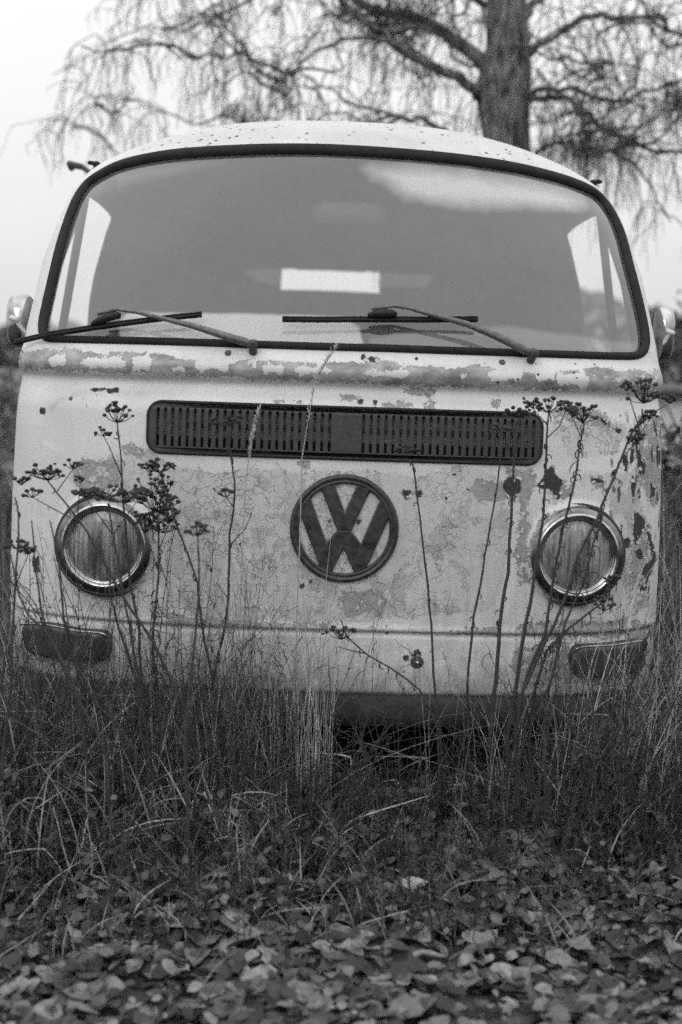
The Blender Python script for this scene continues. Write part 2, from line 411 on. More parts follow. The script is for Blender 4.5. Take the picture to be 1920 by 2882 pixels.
def field(polys, lim=.03):
    d = np.full(len(V), lim); m0 = V[:, 1] < .75
    for q in polys:
        P = np.array(PZ(q)); m = m0 & (X0 > P[:, 0].min() - lim) & (X0 < P[:, 0].max() + lim) & (Z0 > P[:, 1].min() - lim) & (Z0 < P[:, 1].max() + lim)
        k = np.where(m)[0]
        if len(k): d[k] = np.minimum(d[k], np.clip(sdist(X0[k], Z0[k], P), -lim, lim))
    return d
fb = field(bare); fp = field(prim); fo = field(old); fr = field(remn)
bl = np.array(bandlow); zl = np.interp(X0, bl[:, 0], bl[:, 1])
wavy = .012 * np.sin(X0 * 9 + 1) + .009 * np.sin(X0 * 23) + .006 * np.sin(X0 * 57 + 2)
fband = np.where(V[:, 1] < 1.2, np.maximum(zl - Z0, Z0 - (zl + .046 + .45 * wavy)), .03)   # stained primer along the belt
fband = np.maximum(fband, -fr * 1.0)
fband = np.clip(fband, -.03, .03)
for (hx, hz) in HLc:
    r = np.hypot(X0 - hx, Z0 - hz); fp = np.minimum(fp, np.where(V[:, 1] < .6, np.clip(r - .125, -.03, .03), .03))
for nm, a in (('bare', fb), ('prim', fp), ('old', fo), ('band', fband)):
    at_ = body_me.attributes.new(nm, 'FLOAT', 'POINT'); at_.data.foreach_set('value', a.astype(np.float32))
def paint():
    q = NT('peeling_paint'); o = q.obj()
    def A(n):
        x = q.n('ShaderNodeAttribute', attribute_name=n); return x.outputs['Fac']
    n1 = q.noise(o, 75, 6, .75); n2 = q.noise(o, 18, 7, .7); n3 = q.noise(o, 6, 5, .6, dist=.6)
    jag = q.math('ADD', q.math('MULTIPLY', q.math('SUBTRACT', n1, .5), .018), q.math('MULTIPLY', q.math('SUBTRACT', n2, .5), .022))
    def mask(a, sc=1., w=.0012):
        return q.rng(q.math('MULTIPLY_ADD', jag, sc, a), w, -w)
    mb = mask(q.math('SUBTRACT', A('bare'), .002), .7); mp_ = q.math('MULTIPLY', mask(A('prim'), 1.9), q.rng(q.noise(o, 30, 9, .75), .44, .455)); mo = mask(A('old'), 2.4); mband = q.math('MULTIPLY', mask(A('band'), 1.9, .0008), q.rng(q.noise(o, 15, 9, .75, (.6, 1, 1.5)), .395, .41))
    # random small chips, more in the old area
    vo = q.n('ShaderNodeTexVoronoi'); vo.feature = 'F1'; q.l(o, vo.inputs['Vector']); vo.inputs['Scale'].default_value = 30
    chip = q.rng(q.math('MULTIPLY_ADD', q.math('SUBTRACT', n1, .5), .9, vo.outputs['Distance']), .075, .05)
    v2m = q.n('ShaderNodeMapping'); v2m.inputs['Scale'].default_value = (1.8, 1., .42); q.l(o, v2m.inputs[0])
    v2 = q.n('ShaderNodeTexVoronoi'); q.l(v2m.outputs[0], v2.inputs['Vector']); v2.inputs['Scale'].default_value = 26
    sx_ = q.n('ShaderNodeSeparateXYZ'); q.l(o, sx_.inputs[0])
    edge = q.math('MULTIPLY', q.rng(sx_.outputs['X'], .60, .72), q.math('MULTIPLY', q.rng(sx_.outputs['Z'], .45, .55), q.rng(sx_.outputs['Z'], 1.10, 1.02)))
    edge = q.math('MULTIPLY', edge, q.rng(q.noise(o, 8, 4, .6), .44, .5))
    chip2 = q.math('MULTIPLY', q.rng(q.math('MULTIPLY_ADD', q.math('SUBTRACT', n1, .5), 1.1, v2.outputs['Distance']), .26, .23), edge)
    rare = q.rng(q.noise(o, 2.3, 3, .6), .50, .56); chip = q.math('MULTIPLY', chip, rare)
    # flaked layer edges
    sepn = q.n('ShaderNodeSeparateXYZ'); q.l(o, sepn.inputs[0])
    lay = q.rng(q.noise(o, 9, 8, .72), .545, .552); lay = q.math('MULTIPLY', lay, mo)
    # crackle lines
    mp2 = q.n('ShaderNodeVectorMath', operation='MULTIPLY_ADD'); nn = q.n('ShaderNodeTexNoise'); q.l(o, nn.inputs['Vector']); nn.inputs['Scale'].default_value = 24
    nn.inputs['Detail'].default_value = 4
    q.l(nn.outputs['Color'], mp2.inputs[0]); mp2.inputs[1].default_value = (.10, .10, .10); q.l(o, mp2.inputs[2])
    vc = q.n('ShaderNodeTexVoronoi'); vc.feature = 'DISTANCE_TO_EDGE'; q.l(mp2.outputs[0], vc.inputs['Vector']); vc.inputs['Scale'].default_value = 24
    crk = q.math('MULTIPLY', q.rng(vc.outputs['Distance'], .06, .0), q.rng(q.noise(o, 5, 4, .6), .45, .56))
    crk = q.math('MULTIPLY', crk, q.math('MAXIMUM', mo, mp_))
    # colours (grey)
    base = q.rng(n3, .3, .7, .53, .63)
    fine = q.rng(q.noise(o, 180, 3, .6), .3, .7, -.035, .035); base = q.math('ADD', base, fine)
    strk = q.rng(q.noise(o, 10, 4, .6, (6, 6, .7)), .35, .75, 1.06, .74)
    lowm = q.rng(sepn.outputs['Z'], 1.0, .45); base = q.math('MULTIPLY', base, q.mix(lowm, 1.0, strk))
    c = q.mix(mo, base, q.math('MULTIPLY', base, .86))
    c = q.mix(lay, c, q.math('MULTIPLY', base, .70))
    primc = q.rng(q.noise(o, 30, 6, .7), .3, .7, .20, .36)
    c = q.mix(mp_, c, primc)
    bandc = q.rng(q.noise(o, 16, 7, .7, (.7, 1, 1.6)), .36, .64, .15, .42)
    c = q.mix(mband, c, bandc)
    c = q.mix(q.math('MULTIPLY', crk, .55), c, .10)
    rust = q.rng(n1, .3, .75, .02, .07)
    allb = q.math('MAXIMUM', q.math('MAXIMUM', mb, chip), chip2)
    c = q.mix(allb, c, rust)
    # roof dirt spots: wet leaf specks on the roof edge
    vr = q.n('ShaderNodeTexVoronoi'); q.l(o, vr.inputs['Vector']); vr.inputs['Scale'].default_value = 34
    rs = q.math('MULTIPLY', q.rng(q.math('MULTIPLY_ADD', q.math('SUBTRACT', n1, .5), .35, vr.outputs['Distance']), .22, .14), q.rng(sepn.outputs['Z'], 1.72, 1.76))
    rs = q.math('MULTIPLY', rs, q.rng(q.noise(o, 7, 3), .44, .54)); c = q.mix(rs, c, .09)
    c = q.math('MULTIPLY', c, q.rng(q.math('MULTIPLY_ADD', q.math('SUBTRACT', n2, .5), .1, sepn.outputs['Z']), 1.72, 1.79, 1., .84))   # paint darker towards the roof top
    # mud splash near the ground
    mud = q.rng(q.math('MULTIPLY_ADD', n2, -.35, sepn.outputs['Z']), .30, .14); c = q.mix(q.math('MULTIPLY', mud, .7), c, .10)
    q.grey(c)
    q.l(q.mix(allb, .48, .85), q.b.inputs['Roughness'])
    h = q.math('SUBTRACT', 1., q.math('MAXIMUM', allb, q.math('MULTIPLY', q.math('MAXIMUM', mp_, mband), .45)))
    h = q.math('SUBTRACT', h, q.math('MULTIPLY', lay, .4)); h = q.math('SUBTRACT', h, q.math('MULTIPLY', crk, .5)); h = q.math('MULTIPLY_ADD', n1, .25, h)
    q.bump(h, .8, .0026); q.b.inputs['Specular IOR Level'].default_value = .4
    return q.m
M_paint = paint()
body = link('body', body_me, M_paint, van)
# curled flakes of paint lifting round the bare spots
FL = MB()
for q_ in bare[:24] + prim[5:13]:
    P_ = PZ(q_); per = sum(math.dist(P_[i - 1], P_[i]) for i in range(len(P_)))
    for _ in range(int(per / .026)):
        i = rnd.randrange(len(P_)); t = rnd.random(); x = P_[i - 1][0] * (1 - t) + P_[i][0] * t; z = P_[i - 1][1] * (1 - t) + P_[i][1] * t
        x += rnd.gauss(0, .003); z += rnd.gauss(0, .003)
        if abs(x) > .85: continue
        a = rnd.uniform(0, 6.28); L_, w_ = rnd.uniform(.003, .011), rnd.uniform(.002, .006); up_ = rnd.uniform(.0006, .0032); b0 = len(FL.v)
        for k in range(4):
            for s2 in (-1, 0, 1):
                f_ = k / 3; wx = s2 * w_ * (1 - .45 * f_ * rnd.random()); xx = x + math.cos(a) * L_ * f_ - math.sin(a) * wx; zz = z + math.sin(a) * L_ * f_ + math.cos(a) * wx
                FL.v.append(S(xx, zz, .0006 + up_ * f_ ** 1.6))
        for k in range(3):
            for j in range(2): FL.f.append((b0 + k * 3 + j, b0 + k * 3 + j + 1, b0 + k * 3 + j + 4, b0 + k * 3 + j + 3))
tag(FL.build('paint_flakes', simple('flake_paint', .42, .5, var=.2, scale=60), van), kind='stuff')
# ---- inner lining (separate shell just inside)
def offset_pts(off):
    me = mesh_np(Vd, Fq); n = np.zeros(len(V) * 3, np.float32); me.vertices.foreach_get('normal', n); bpy.data.meshes.remove(me)
    n = n.reshape(-1, 3); return n
NRM = offset_pts(0)
if NRM[(NR // 3) * NC + (NC // 2)][1] > 0: NRM = -NRM     # make outward
hole_lin = isf & (sdist(ctr[:, 0], ctr[:, 2], WSL) < .012)
klin = (~(hole_lin | hole_dw | hole_rw)) & (ctr[:, 2] > .45)
gi = np.where(klin)[0]
link('cab_lining', mesh_np(V - NRM * .02, Fq[gi]), M_inner, van)
# glass
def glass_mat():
    q = NT('dusty_reflection_glass'); o = q.obj(); t = q.t
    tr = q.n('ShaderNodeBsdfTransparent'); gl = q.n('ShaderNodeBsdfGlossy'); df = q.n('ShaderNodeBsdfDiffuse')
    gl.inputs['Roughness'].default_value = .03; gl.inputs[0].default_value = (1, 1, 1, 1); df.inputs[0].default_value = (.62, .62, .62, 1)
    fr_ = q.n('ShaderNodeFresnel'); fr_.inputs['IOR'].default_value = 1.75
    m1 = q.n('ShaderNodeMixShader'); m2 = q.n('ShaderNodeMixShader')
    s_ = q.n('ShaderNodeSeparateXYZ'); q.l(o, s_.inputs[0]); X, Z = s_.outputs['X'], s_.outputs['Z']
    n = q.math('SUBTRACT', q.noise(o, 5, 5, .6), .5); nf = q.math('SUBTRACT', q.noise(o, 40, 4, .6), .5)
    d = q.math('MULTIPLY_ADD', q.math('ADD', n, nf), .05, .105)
    for i_, (soft, amp, w_) in enumerate(((.036, .085, .52), (.007, .022, .50), (.010, .02, .14), (.03, .03, .12), (.008, .01, .06))):  # over the dust film, reflections mixed in as pale diffuse patches
        A_ = q.n('ShaderNodeAttribute', attribute_name='painted_refl%d' % i_).outputs['Fac']
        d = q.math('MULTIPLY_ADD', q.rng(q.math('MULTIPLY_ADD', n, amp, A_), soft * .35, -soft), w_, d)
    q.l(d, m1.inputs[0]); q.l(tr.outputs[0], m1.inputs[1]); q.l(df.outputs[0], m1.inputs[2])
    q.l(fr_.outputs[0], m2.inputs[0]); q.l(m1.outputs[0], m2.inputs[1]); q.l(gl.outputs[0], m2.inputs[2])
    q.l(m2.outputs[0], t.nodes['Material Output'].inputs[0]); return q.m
REFL_PX = ([(1022, 470), (1040, 448), (1080, 450), (1225, 462), (1408, 488), (1567, 520), (1641, 557), (1650, 575), (1600, 590), (1469, 588), (1286, 585), (1139, 566), (1102, 533), (1045, 505)],  # outlines of dash and sky reflections painted into the glass
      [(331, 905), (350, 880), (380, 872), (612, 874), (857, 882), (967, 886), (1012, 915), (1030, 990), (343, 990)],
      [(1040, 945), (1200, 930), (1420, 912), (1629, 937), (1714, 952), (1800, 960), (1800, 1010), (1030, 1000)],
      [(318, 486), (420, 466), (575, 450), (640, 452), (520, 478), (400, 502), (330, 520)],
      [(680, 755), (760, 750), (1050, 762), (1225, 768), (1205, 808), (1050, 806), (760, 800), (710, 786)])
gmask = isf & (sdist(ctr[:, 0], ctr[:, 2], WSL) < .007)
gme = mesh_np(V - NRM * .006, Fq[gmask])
for i_, P_ in enumerate(REFL_PX):
    a_ = gme.attributes.new('painted_refl%d' % i_, 'FLOAT', 'POINT'); v_ = np.full(len(V), .2); k_ = np.where((V[:, 1] < .75) & (Z0 > 1.15))[0]
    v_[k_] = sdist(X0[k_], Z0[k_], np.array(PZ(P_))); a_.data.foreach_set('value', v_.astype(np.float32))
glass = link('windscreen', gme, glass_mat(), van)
# thin glass for side and rear windows
def clear_mat():
    q = NT('clear_glass'); tr = q.n('ShaderNodeBsdfTransparent'); tr.inputs[0].default_value = (.9, .9, .9, 1); gl = q.n('ShaderNodeBsdfGlossy'); gl.inputs['Roughness'].default_value = .05
    m = q.n('ShaderNodeMixShader'); m.inputs[0].default_value = .08; q.l(tr.outputs[0], m.inputs[1]); q.l(gl.outputs[0], m.inputs[2]); q.l(m.outputs[0], q.t.nodes['Material Output'].inputs[0]); return q.m
M_clear = clear_mat()
for sgn, nm in ((-1, 'l'), (1, 'r')):
    g = hole_dw & (ctr[:, 0] * sgn > 0); link('side_window', mesh_np(V - NRM * .006, Fq[g]), M_clear, van)
link('rear_window', mesh_np(V - NRM * .006, Fq[hole_rw]), M_clear, van)
# window rubbers
def strip_loop(pts, nrm, wid, th, closed=True):
    """half-round rubber along a loop: pts 3D, nrm outward normals, wid half width per point"""
    m = MB(); n = len(pts); prof_ = [(-1, -.35), (-.93, .45), (-.55, .95), (0, 1.0), (.55, .95), (.93, .45), (1, -.35)]; k = len(prof_)
    for i in range(n):
        t = (Vector(pts[(i + 1) % n]) - Vector(pts[i - 1])).normalized(); N = Vector(nrm[i]); s_ = t.cross(N).normalized()
        for a, b in prof_: m.v.append(Vector(pts[i]) + s_ * (a * wid[i]) + N * (b * th))
    for i in range(n):
        for j in range(k - 1):
            i2 = (i + 1) % n; m.f.append((i * k + j, i * k + j + 1, i2 * k + j + 1, i2 * k + j))
    return m
def SN(x, z):
    e = .004; return -Vector((-(surf(x + e, z) - surf(x - e, z)) / (2 * e), 1, -(surf(x, z + e) - surf(x, z - e)) / (2 * e))).normalized()
zmid = WSL[:, 1].mean(); zb = pz(960, 978)[1]
wid = [float(np.interp(z, [zb, zb + .05, 1.5, 1.7], [.0105, .0145, .0155, .0175])) for x, z in WSL]
strip_loop([S(x, z) for x, z in WSL], [SN(x, z) for x, z in WSL], wid, .010).build('windscreen_rubber', M_rubber, van)
for sgn in (-1, 1):
    pts = []
    for y, z in DOORL:
        w = float(np.interp(z, PF[:, 0], PF[:, 2])); pts.append((sgn * w, y, z))
    if sgn > 0: pts = pts[::-1]
    strip_loop(pts, [(sgn, 0, 0)] * len(pts), [.016] * len(pts), .006).build('side_window_rubber', M_rubber, van)
    w1 = float(np.interp(1.22, PF[:, 0], PF[:, 2])); w2 = float(np.interp(1.66, PF[:, 0], PF[:, 2]))
    MB().tube([(sgn * (w1 - .006), .86, 1.215), (sgn * (w2 - .006), .88, 1.665)], .013, 8).build('window_divider', M_rubber, van)
# rain gutter along the roof sides, dark blob ends at the front corners
for sgn in (-1, 1):
    m = MB(); rg = ring(catmull(np.interp(1.720, PF[:, 0], TF))); rg = rg[(rg[:, 0] * sgn > .965 * np.abs(rg[:, 0]).max()) & (rg[:, 1] < 4.0)]
    rg = rg[np.argsort(rg[:, 1])]; rg = rg[::max(1, len(rg) // 24)]; pts = [(q_[0] + sgn * .006, q_[1], q_[2]) for q_ in rg]
    e = pz(*((250, 480) if sgn < 0 else (1722, 535))); p0 = VMI @ at(*((249, 482) if sgn < 0 else (1722, 536)), 3.98)
    m.tube(pts, .009, 8); p0 = Vector((pts[0][0], pts[0][1] - .004, pts[0][2] + .002))
    g = m.build('rain_gutter', M_paint if 0 else simple('gutter_paint', .38, .6, var=.4, scale=30, bump=.4), van)
    m = MB(); m.ball((p0.x + sgn * .002, p0.y - .008, p0.z), .011, (1.1, 1, .9), 8, 6); m.ball((p0.x + sgn * .018, p0.y - .006, p0.z + .004), .008, (1.4, 1, .8), 8, 6)
    m.build('gutter_end', M_rubber, van)
m = MB(); q0 = VMI @ at(232, 470, 5.6); q1 = VMI @ at(196, 462, 5.6); m.tube([q0, q1, (q1.x, q1.y + .05, q1.z - .01)], [.012, .014, .012], 8)
q2 = (-.72, q0.y, 1.70); m.tube([q0, q2], .010, 8); m.build('gutter_bracket', M_valance, van)
# ---- warp flat curve fills onto the front
def flat_shape(outer_list, holes, depth, bevel, name, mat, parent, off, res=1):
    cu = bpy.data.curves.new(name, 'CURVE'); cu.dimensions = '2D'; cu.fill_mode = 'BOTH'; cu.extrude = depth; cu.bevel_depth = bevel; cu.bevel_resolution = 1
    for P in list(outer_list) + list(holes):
        sp_ = cu.splines.new('POLY'); sp_.points.add(len(P) - 1); sp_.use_cyclic_u = True
        for i, (x, z) in enumerate(P): sp_.points[i].co = (x, z, 0, 1)
    o = bpy.data.objects.new('tmp', cu); COL.objects.link(o); dg = bpy.context.evaluated_depsgraph_get()
    me = bpy.data.meshes.new_from_object(o.evaluated_get(dg)); bpy.data.objects.remove(o); bpy.data.curves.remove(cu)
    for v in me.vertices:
        x, z, h = v.co.x, v.co.y, v.co.z; v.co = S(x, z, off + h)
    me.materials.clear(); me.update(); return link(name, me, mat, parent)
def dens(P, st=.01):
    out = []
    for i in range(len(P)):
        a, b = P[i], P[(i + 1) % len(P)]; n = max(1, int(math.dist(a, b) / st))
        for k in range(n): out.append((a[0] + (b[0] - a[0]) * k / n, a[1] + (b[1] - a[1]) * k / n))
    return out
# vents
p1, p2 = pz(438, 1206), pz(1508, 1236); pitch = (p2[0] - p1[0]) / ((1508 - 438) / 20.9)
M_gr = simple('vent_paint', .034, .6, var=.45, scale=70, bump=.4)
slots = []
sh_ = .0435; sw = .0054
def slot(cx):
    out = []
    for k in range(7): a = math.pi * k / 6; out.append((cx + sw * math.cos(a), GR_C[1] + sh_ + sw * math.sin(a)))
    for k in range(7): a = math.pi + math.pi * k / 6; out.append((cx + sw * math.cos(a), GR_C[1] - sh_ + sw * math.sin(a)))
    return out
for k in range(24):
    slots.append(slot(p1[0] + pitch * (k + .33))); slots.append(slot(p2[0] - pitch * (k + .33)))
flat_shape([dens(rr(GR_C[0], GR_C[1], .487, .061, .034), .012)], slots, .0016, .0022, 'vent_grille', M_gr, van, .0005)
gl_ = dens(rr(GR_C[0], GR_C[1], .4880, .0620, .0345, 10), .01)[::-1]
strip_loop([S(x, z) for x, z in gl_], [SN(x, z) for x, z in gl_], [.0046] * len(gl_), .0062).build('grille_rubber', M_black, van)
q = NT('vent_mesh'); vv = q.n('ShaderNodeTexChecker'); q.l(q.obj(), vv.inputs[0]); vv.inputs['Scale'].default_value = 700; q.l(q.rng(vv.outputs['Fac'], 0, 1, .006, .016), q.b.inputs['Base Color']); q.b.inputs['Roughness'].default_value = .8
m = MB()
for i in range(41):
    x = GR_C[0] - .49 + .98 * i / 40
    for z in (GR_C[1] - .07, GR_C[1] + .07): p = S(x, z); m.v.append(Vector((x, p.y + .016, z)))
for i in range(40): m.f.append((2 * i, 2 * i + 2, 2 * i + 3, 2 * i + 1))
m.build('vent_mesh', q.m, van)
m = MB(); 
for i in range(40):
    x = GR_C[0] - .40 + .84 * i / 39; p = S(x, GR_C[1]); m.v.append((x, p.y + .012, GR_C[1] + .004)); m.v.append((x, p.y + .010, GR_C[1] + .014))
for i in range(39): m.f.append((2 * i, 2 * i + 2, 2 * i + 3, 2 * i + 1))
m.build('vent_crossbar', simple('bar', .06, .7), van)
# emblem: ring with the two letters
EC = pz(969, 1487.5); ER = .1345
U = lambda L: [((x - 742) / 608 * ER + EC[0], -(y - 735) / 608 * ER + EC[1]) for x, y in L]
Vp = [(470, 268), (590, 215), (742, 578), (894, 215), (1014, 268), (812, 742), (672, 742)]
Wp = [(248, 560), (342, 405), (545, 925), (672, 764), (812, 764), (939, 925), (1142, 405), (1236, 560), (965, 1235), (885, 1235), (742, 925), (599, 1235), (519, 1235)]
emb = flat_shape([dens(U(Vp))], [], .003, .0028, 'emblem', M_emblem, van, .003)
flat_shape([dens(U(Wp))], [], .003, .0028, 'emblem_letter', M_emblem, emb, .003)
m = MB(); nseg = 96; prf = [(.1120, -.004), (.1122, .007), (.1150, .0105), (.1185, .0095), (.1205, .008), (.1240, .0115), (.1290, .0125), (.1330, .0095), (.1348, .004), (.1350, -.004)]
for k in range(nseg):
    a = 2 * math.pi * k / nseg
    for r, h in prf: m.v.append(S(EC[0] + r * math.cos(a), EC[1] + r * math.sin(a), h))
kk = len(prf)
for k in range(nseg):
    for j in range(kk - 1): m.f.append((k * kk + j, k * kk + j + 1, ((k + 1) % nseg) * kk + j + 1, ((k + 1) % nseg) * kk + j))
m.build('emblem_ring', M_emblem, emb)
# ---- headlights
def lens_mat():
    q = NT('fluted_lens'); o = q.obj(); q.b.inputs['Roughness'].default_value = .15; q.b.inputs['Coat Weight'].default_value = .8; q.b.inputs['Coat Roughness'].default_value = .06
    q.b.inputs['Transmission Weight'].default_value = .30; q.b.inputs['IOR'].default_value = 1.45
    s_ = q.n('ShaderNodeSeparateXYZ'); q.l(o, s_.inputs[0])
    wv = q.math('SINE', q.math('MULTIPLY', s_.outputs['X'], 1150.)); n = q.noise(o, 60, 4, .6, (1, 1, .15))
    n2 = q.noise(o, 90, 2, .5, (1.6, 1, .06)); q.grey(q.math('MULTIPLY', q.rng(n, .35, .65, .08, .34), q.rng(n2, .40, .60, .75, 1.35))); q.bump(q.math('MULTIPLY_ADD', n, 1.5, q.math('MULTIPLY', wv, .5)), .6, .0012); return q.m
M_shell = simple('dull_chrome', .17, .30, 1, var=.8, scale=22, bump=.5); M_lensg = lens_mat(); M_refl = simple('lamp_reflector', .40, .22, 1, var=.35, scale=18, bump=.2)
for (hx, hz) in HLc:
    s0 = S(hx, hz); sg = 1 if hx > 0 else -1
    # lamp plane stands almost upright, a little forward of the panel at its inner edge
    yin = surf(hx - sg * .10, hz); c = Vector((hx, .5 * (yin + surf(hx, hz)) - .012, hz)); ax = Vector((sg * .10, -1, .03)).normalized()
    m = MB().lathe([(.130, -.07), (.133, -.024), (.130, -.010), (.124, -.012), (.120, -.024)], c, ax, 64); bk = m.build('headlight', M_valance, van)
    m = MB().lathe([(.1225, -.03), (.1235, -.008), (.1215, .001), (.1170, .0070), (.1110, .0105), (.1060, .0118)], c, ax, 96); m.build('lamp_shell', M_shell, bk)
    m = MB().lathe([(.1070, .0112), (.1040, .0140), (.1010, .0148), (.0975, .0135), (.0945, .0085), (.0928, .003), (.0905, .0045), (.0885, .003), (.0872, -.006)], c, ax, 96)
    m.build('chrome_trim', M_chrome, bk)
    m = MB().lathe([(.0885, -.001), (.075, .0055), (.05, .0105), (.025, .013), (.0001, .0137)], c, ax, 64); m.build('lens', M_lensg, bk)
    m = MB().lathe([(.088, -.004), (.078, -.03), (.055, -.058), (.03, -.072), (.0001, -.076)], c, ax, 48); m.build('reflector', M_refl, bk)
    m = MB(); m.ball(c + ax * -.035, .014, (1, 1, 1.2), 10, 8); m.tube([c + ax * -.07, c + ax * -.04], .009, 8); m.build('bulb', M_white, bk)
    a = -math.pi / 2 + sg * .5; u = Vector((math.cos(a), 0, math.sin(a)))
    m = MB().lathe([(.0001, .003), (.004, .0025), (.005, 0)], c + u * .115 + ax * .009, ax, 12); m.build('trim_screw', M_valance, bk)
# ---- indicators
for L, sg in (([(78, 1752), (150, 1752), (230, 1768), (300, 1775), (312, 1800), (306, 1850), (250, 1862), (170, 1852), (95, 1835), (76, 1800)], -1),
              ([(1608, 1822), (1630, 1812), (1700, 1808), (1790, 1796), (1800, 1815), (1796, 1880), (1720, 1900), (1640, 1905), (1608, 1890), (1600, 1850)], 1)):
    P = smooth_loop(PZ(L), 60); cx, cz = P.mean(0)
    def plate(sc, off, name, mat, par, th):
        rings = []; m = MB(); n = len(P)
        for s_, h in ((1.0, -.01), (1.0, th * .6), (.96, th), (.7, th * 1.08), (.4, th * 1.12), (.01, th * 1.14)):
            for x, z in P: xx = cx + (x - cx) * s_ * sc; zz = cz + (z - cz) * s_ * sc; m.v.append(S(xx, zz, off + h))
        for i in range(5):
            for k in range(n): m.f.append((i * n + k, i * n + (k + 1) % n, (i + 1) * n + (k + 1) % n, (i + 1) * n + k))
        return m.build(name, mat, par)
    base = plate(1.0, 0, 'indicator', M_valance, van, .012); plate(.93, .008, 'indicator_lens', M_lens, base, .016)
    top = sorted([p for p in P if p[1] > cz + .018], key=lambda p: p[0])
    m = MB(); m.tube([S(x, z - .003, .022) for x, z in top[1:-1]], .0032, 6); m.build('indicator_trim', M_chrome, base)
# ---- dark valance and bumper irons below the nose
m = MB(); n = 60
for i in range(n + 1):
    x = -.80 + 1.6 * i / n; y = surf(x, .40)
    for dy, z in ((.012, .362), (.004, .345), (.006, .30), (.016, .268), (.035, .262), (.05, .30)): m.v.append((x, y + dy + .006, z))
for i in range(n):
    for j in range(5): m.f.append((i * 6 + j, (i + 1) * 6 + j, (i + 1) * 6 + j + 1, i * 6 + j + 1))
m.build('front_valance', M_valance, van)
m = MB()
for i in range(n + 1):
    x = -.86 + 1.72 * i / n; y = surf(x * .985, .36)
    m.v.append((x * .985, y + .004, .362)); m.v.append((x * .985, y + .4 * 0 + .05, .358))
for i in range(n): m.f.append((2 * i, 2 * i + 2, 2 * i + 3, 2 * i + 1))
m.build('underbody_lip', M_black, van)
m = MB().box((0, 2.3, .40), (.80, 1.9, .012)); m.build('floor_pan', M_dark, van)
# bolt with washer in the lower panel, plus hinge/screw heads on the belt
bx, bz = pz(1174, 1863); p = S(bx, bz, .0); N = SN(bx, bz)
b = MB().lathe([(.0165, -.002), (.0165, .002), (.014, .0035), (.011, .004), (.010, .003), (.0095, .006), (.008, .008), (.0001, .0085)], p, N, 20).build('tow_bolt', M_valance, van)
MB().lathe([(.0045, .008), (.0042, .012), (.0001, .0128)], p, N, 10).build('bolt_tip', M_chrome, b)
for px, py, r in ((1413, 1020, .008), (642, 994, .0085), (1172, 1010, .004)):
    x, z = pz(px, py); MB().lathe([(r, -.002), (r, .002), (r * .8, .004), (r * .3, .005), (.0001, .0052)], S(x, z), SN(x, z), 14).build('washer_nozzle', simple('nozzle', .07, .6), van)
# ---- wipers
def wp(px, py, off): x, z = pz(px, py); return S(x, z, off)
def wiper(arm, blade, brk):
    piv = arm[0]
    m = MB(); pts = [wp(*p) for p in arm]; rad = [.0085, .0105, .0095, .0075, .0058, .0048, .0042, .004][:len(pts)]
    m.tube(pts, rad, 8); w = m.build('wiper', M_arm, van)
    c = wp(piv[0], piv[1], .0); N = SN(*pz(piv[0], piv[1]))
    MB().lathe([(.010, -.01), (.011, .026), (.0125, .030), (.012, .038), (.007, .040), (.0065, .044), (.0001, .045)], c, N, 18).build('wiper_nut', M_valance, w)
    m = MB(); pts = [wp(*p) for p in blade]; k = len(pts)
    m.tube(pts, [.0045] * k, 6); m.tube([p + Vector((0, 0, .006)) for p in pts], .0026, 5); m.tube([p + Vector((0, .004, -.004)) for p in pts], .003, 5)
    m.build('wiper_blade', M_black, w)
    m = MB(); a = wp(*brk[0]); b_ = wp(*brk[1]); mid_ = (a + b_) / 2 + Vector((0, -.006, .004))
    m.tube([a + Vector((0, 0, -.001)), a * .75 + b_ * .25 + Vector((0, -.004, .003)), mid_, b_ * .85 + a * .15 + Vector((0, -.004, .004)), b_], [.005, .009, .0105, .010, .007], 8)
    m.build('blade_bracket', M_black, w)
wiper([(713, 992, .030), (690, 984, .034), (637, 967, .036), (551, 940, .038), (478, 924, .040), (400, 906, .042), (343, 897, .040), (290, 908, .036)],
      [(70, 980, .03), (150, 960, .028), (275, 937, .024), (350, 925, .022), (429, 915, .022), (500, 908, .024), (572, 902, .026)], [(272, 930, .03), (350, 908, .03)])
wiper([(1493, 1016, .030), (1470, 1008, .034), (1389, 967, .036), (1303, 934, .038), (1205, 909, .040), (1150, 894, .042), (1107, 886, .040), (1042, 892, .036)],
      [(795, 915, .026), (900, 915, .024), (1000, 913, .022), (1100, 913, .022), (1200, 914, .022), (1340, 915, .026)], [(1034, 905, .03), (1112, 905, .03)])
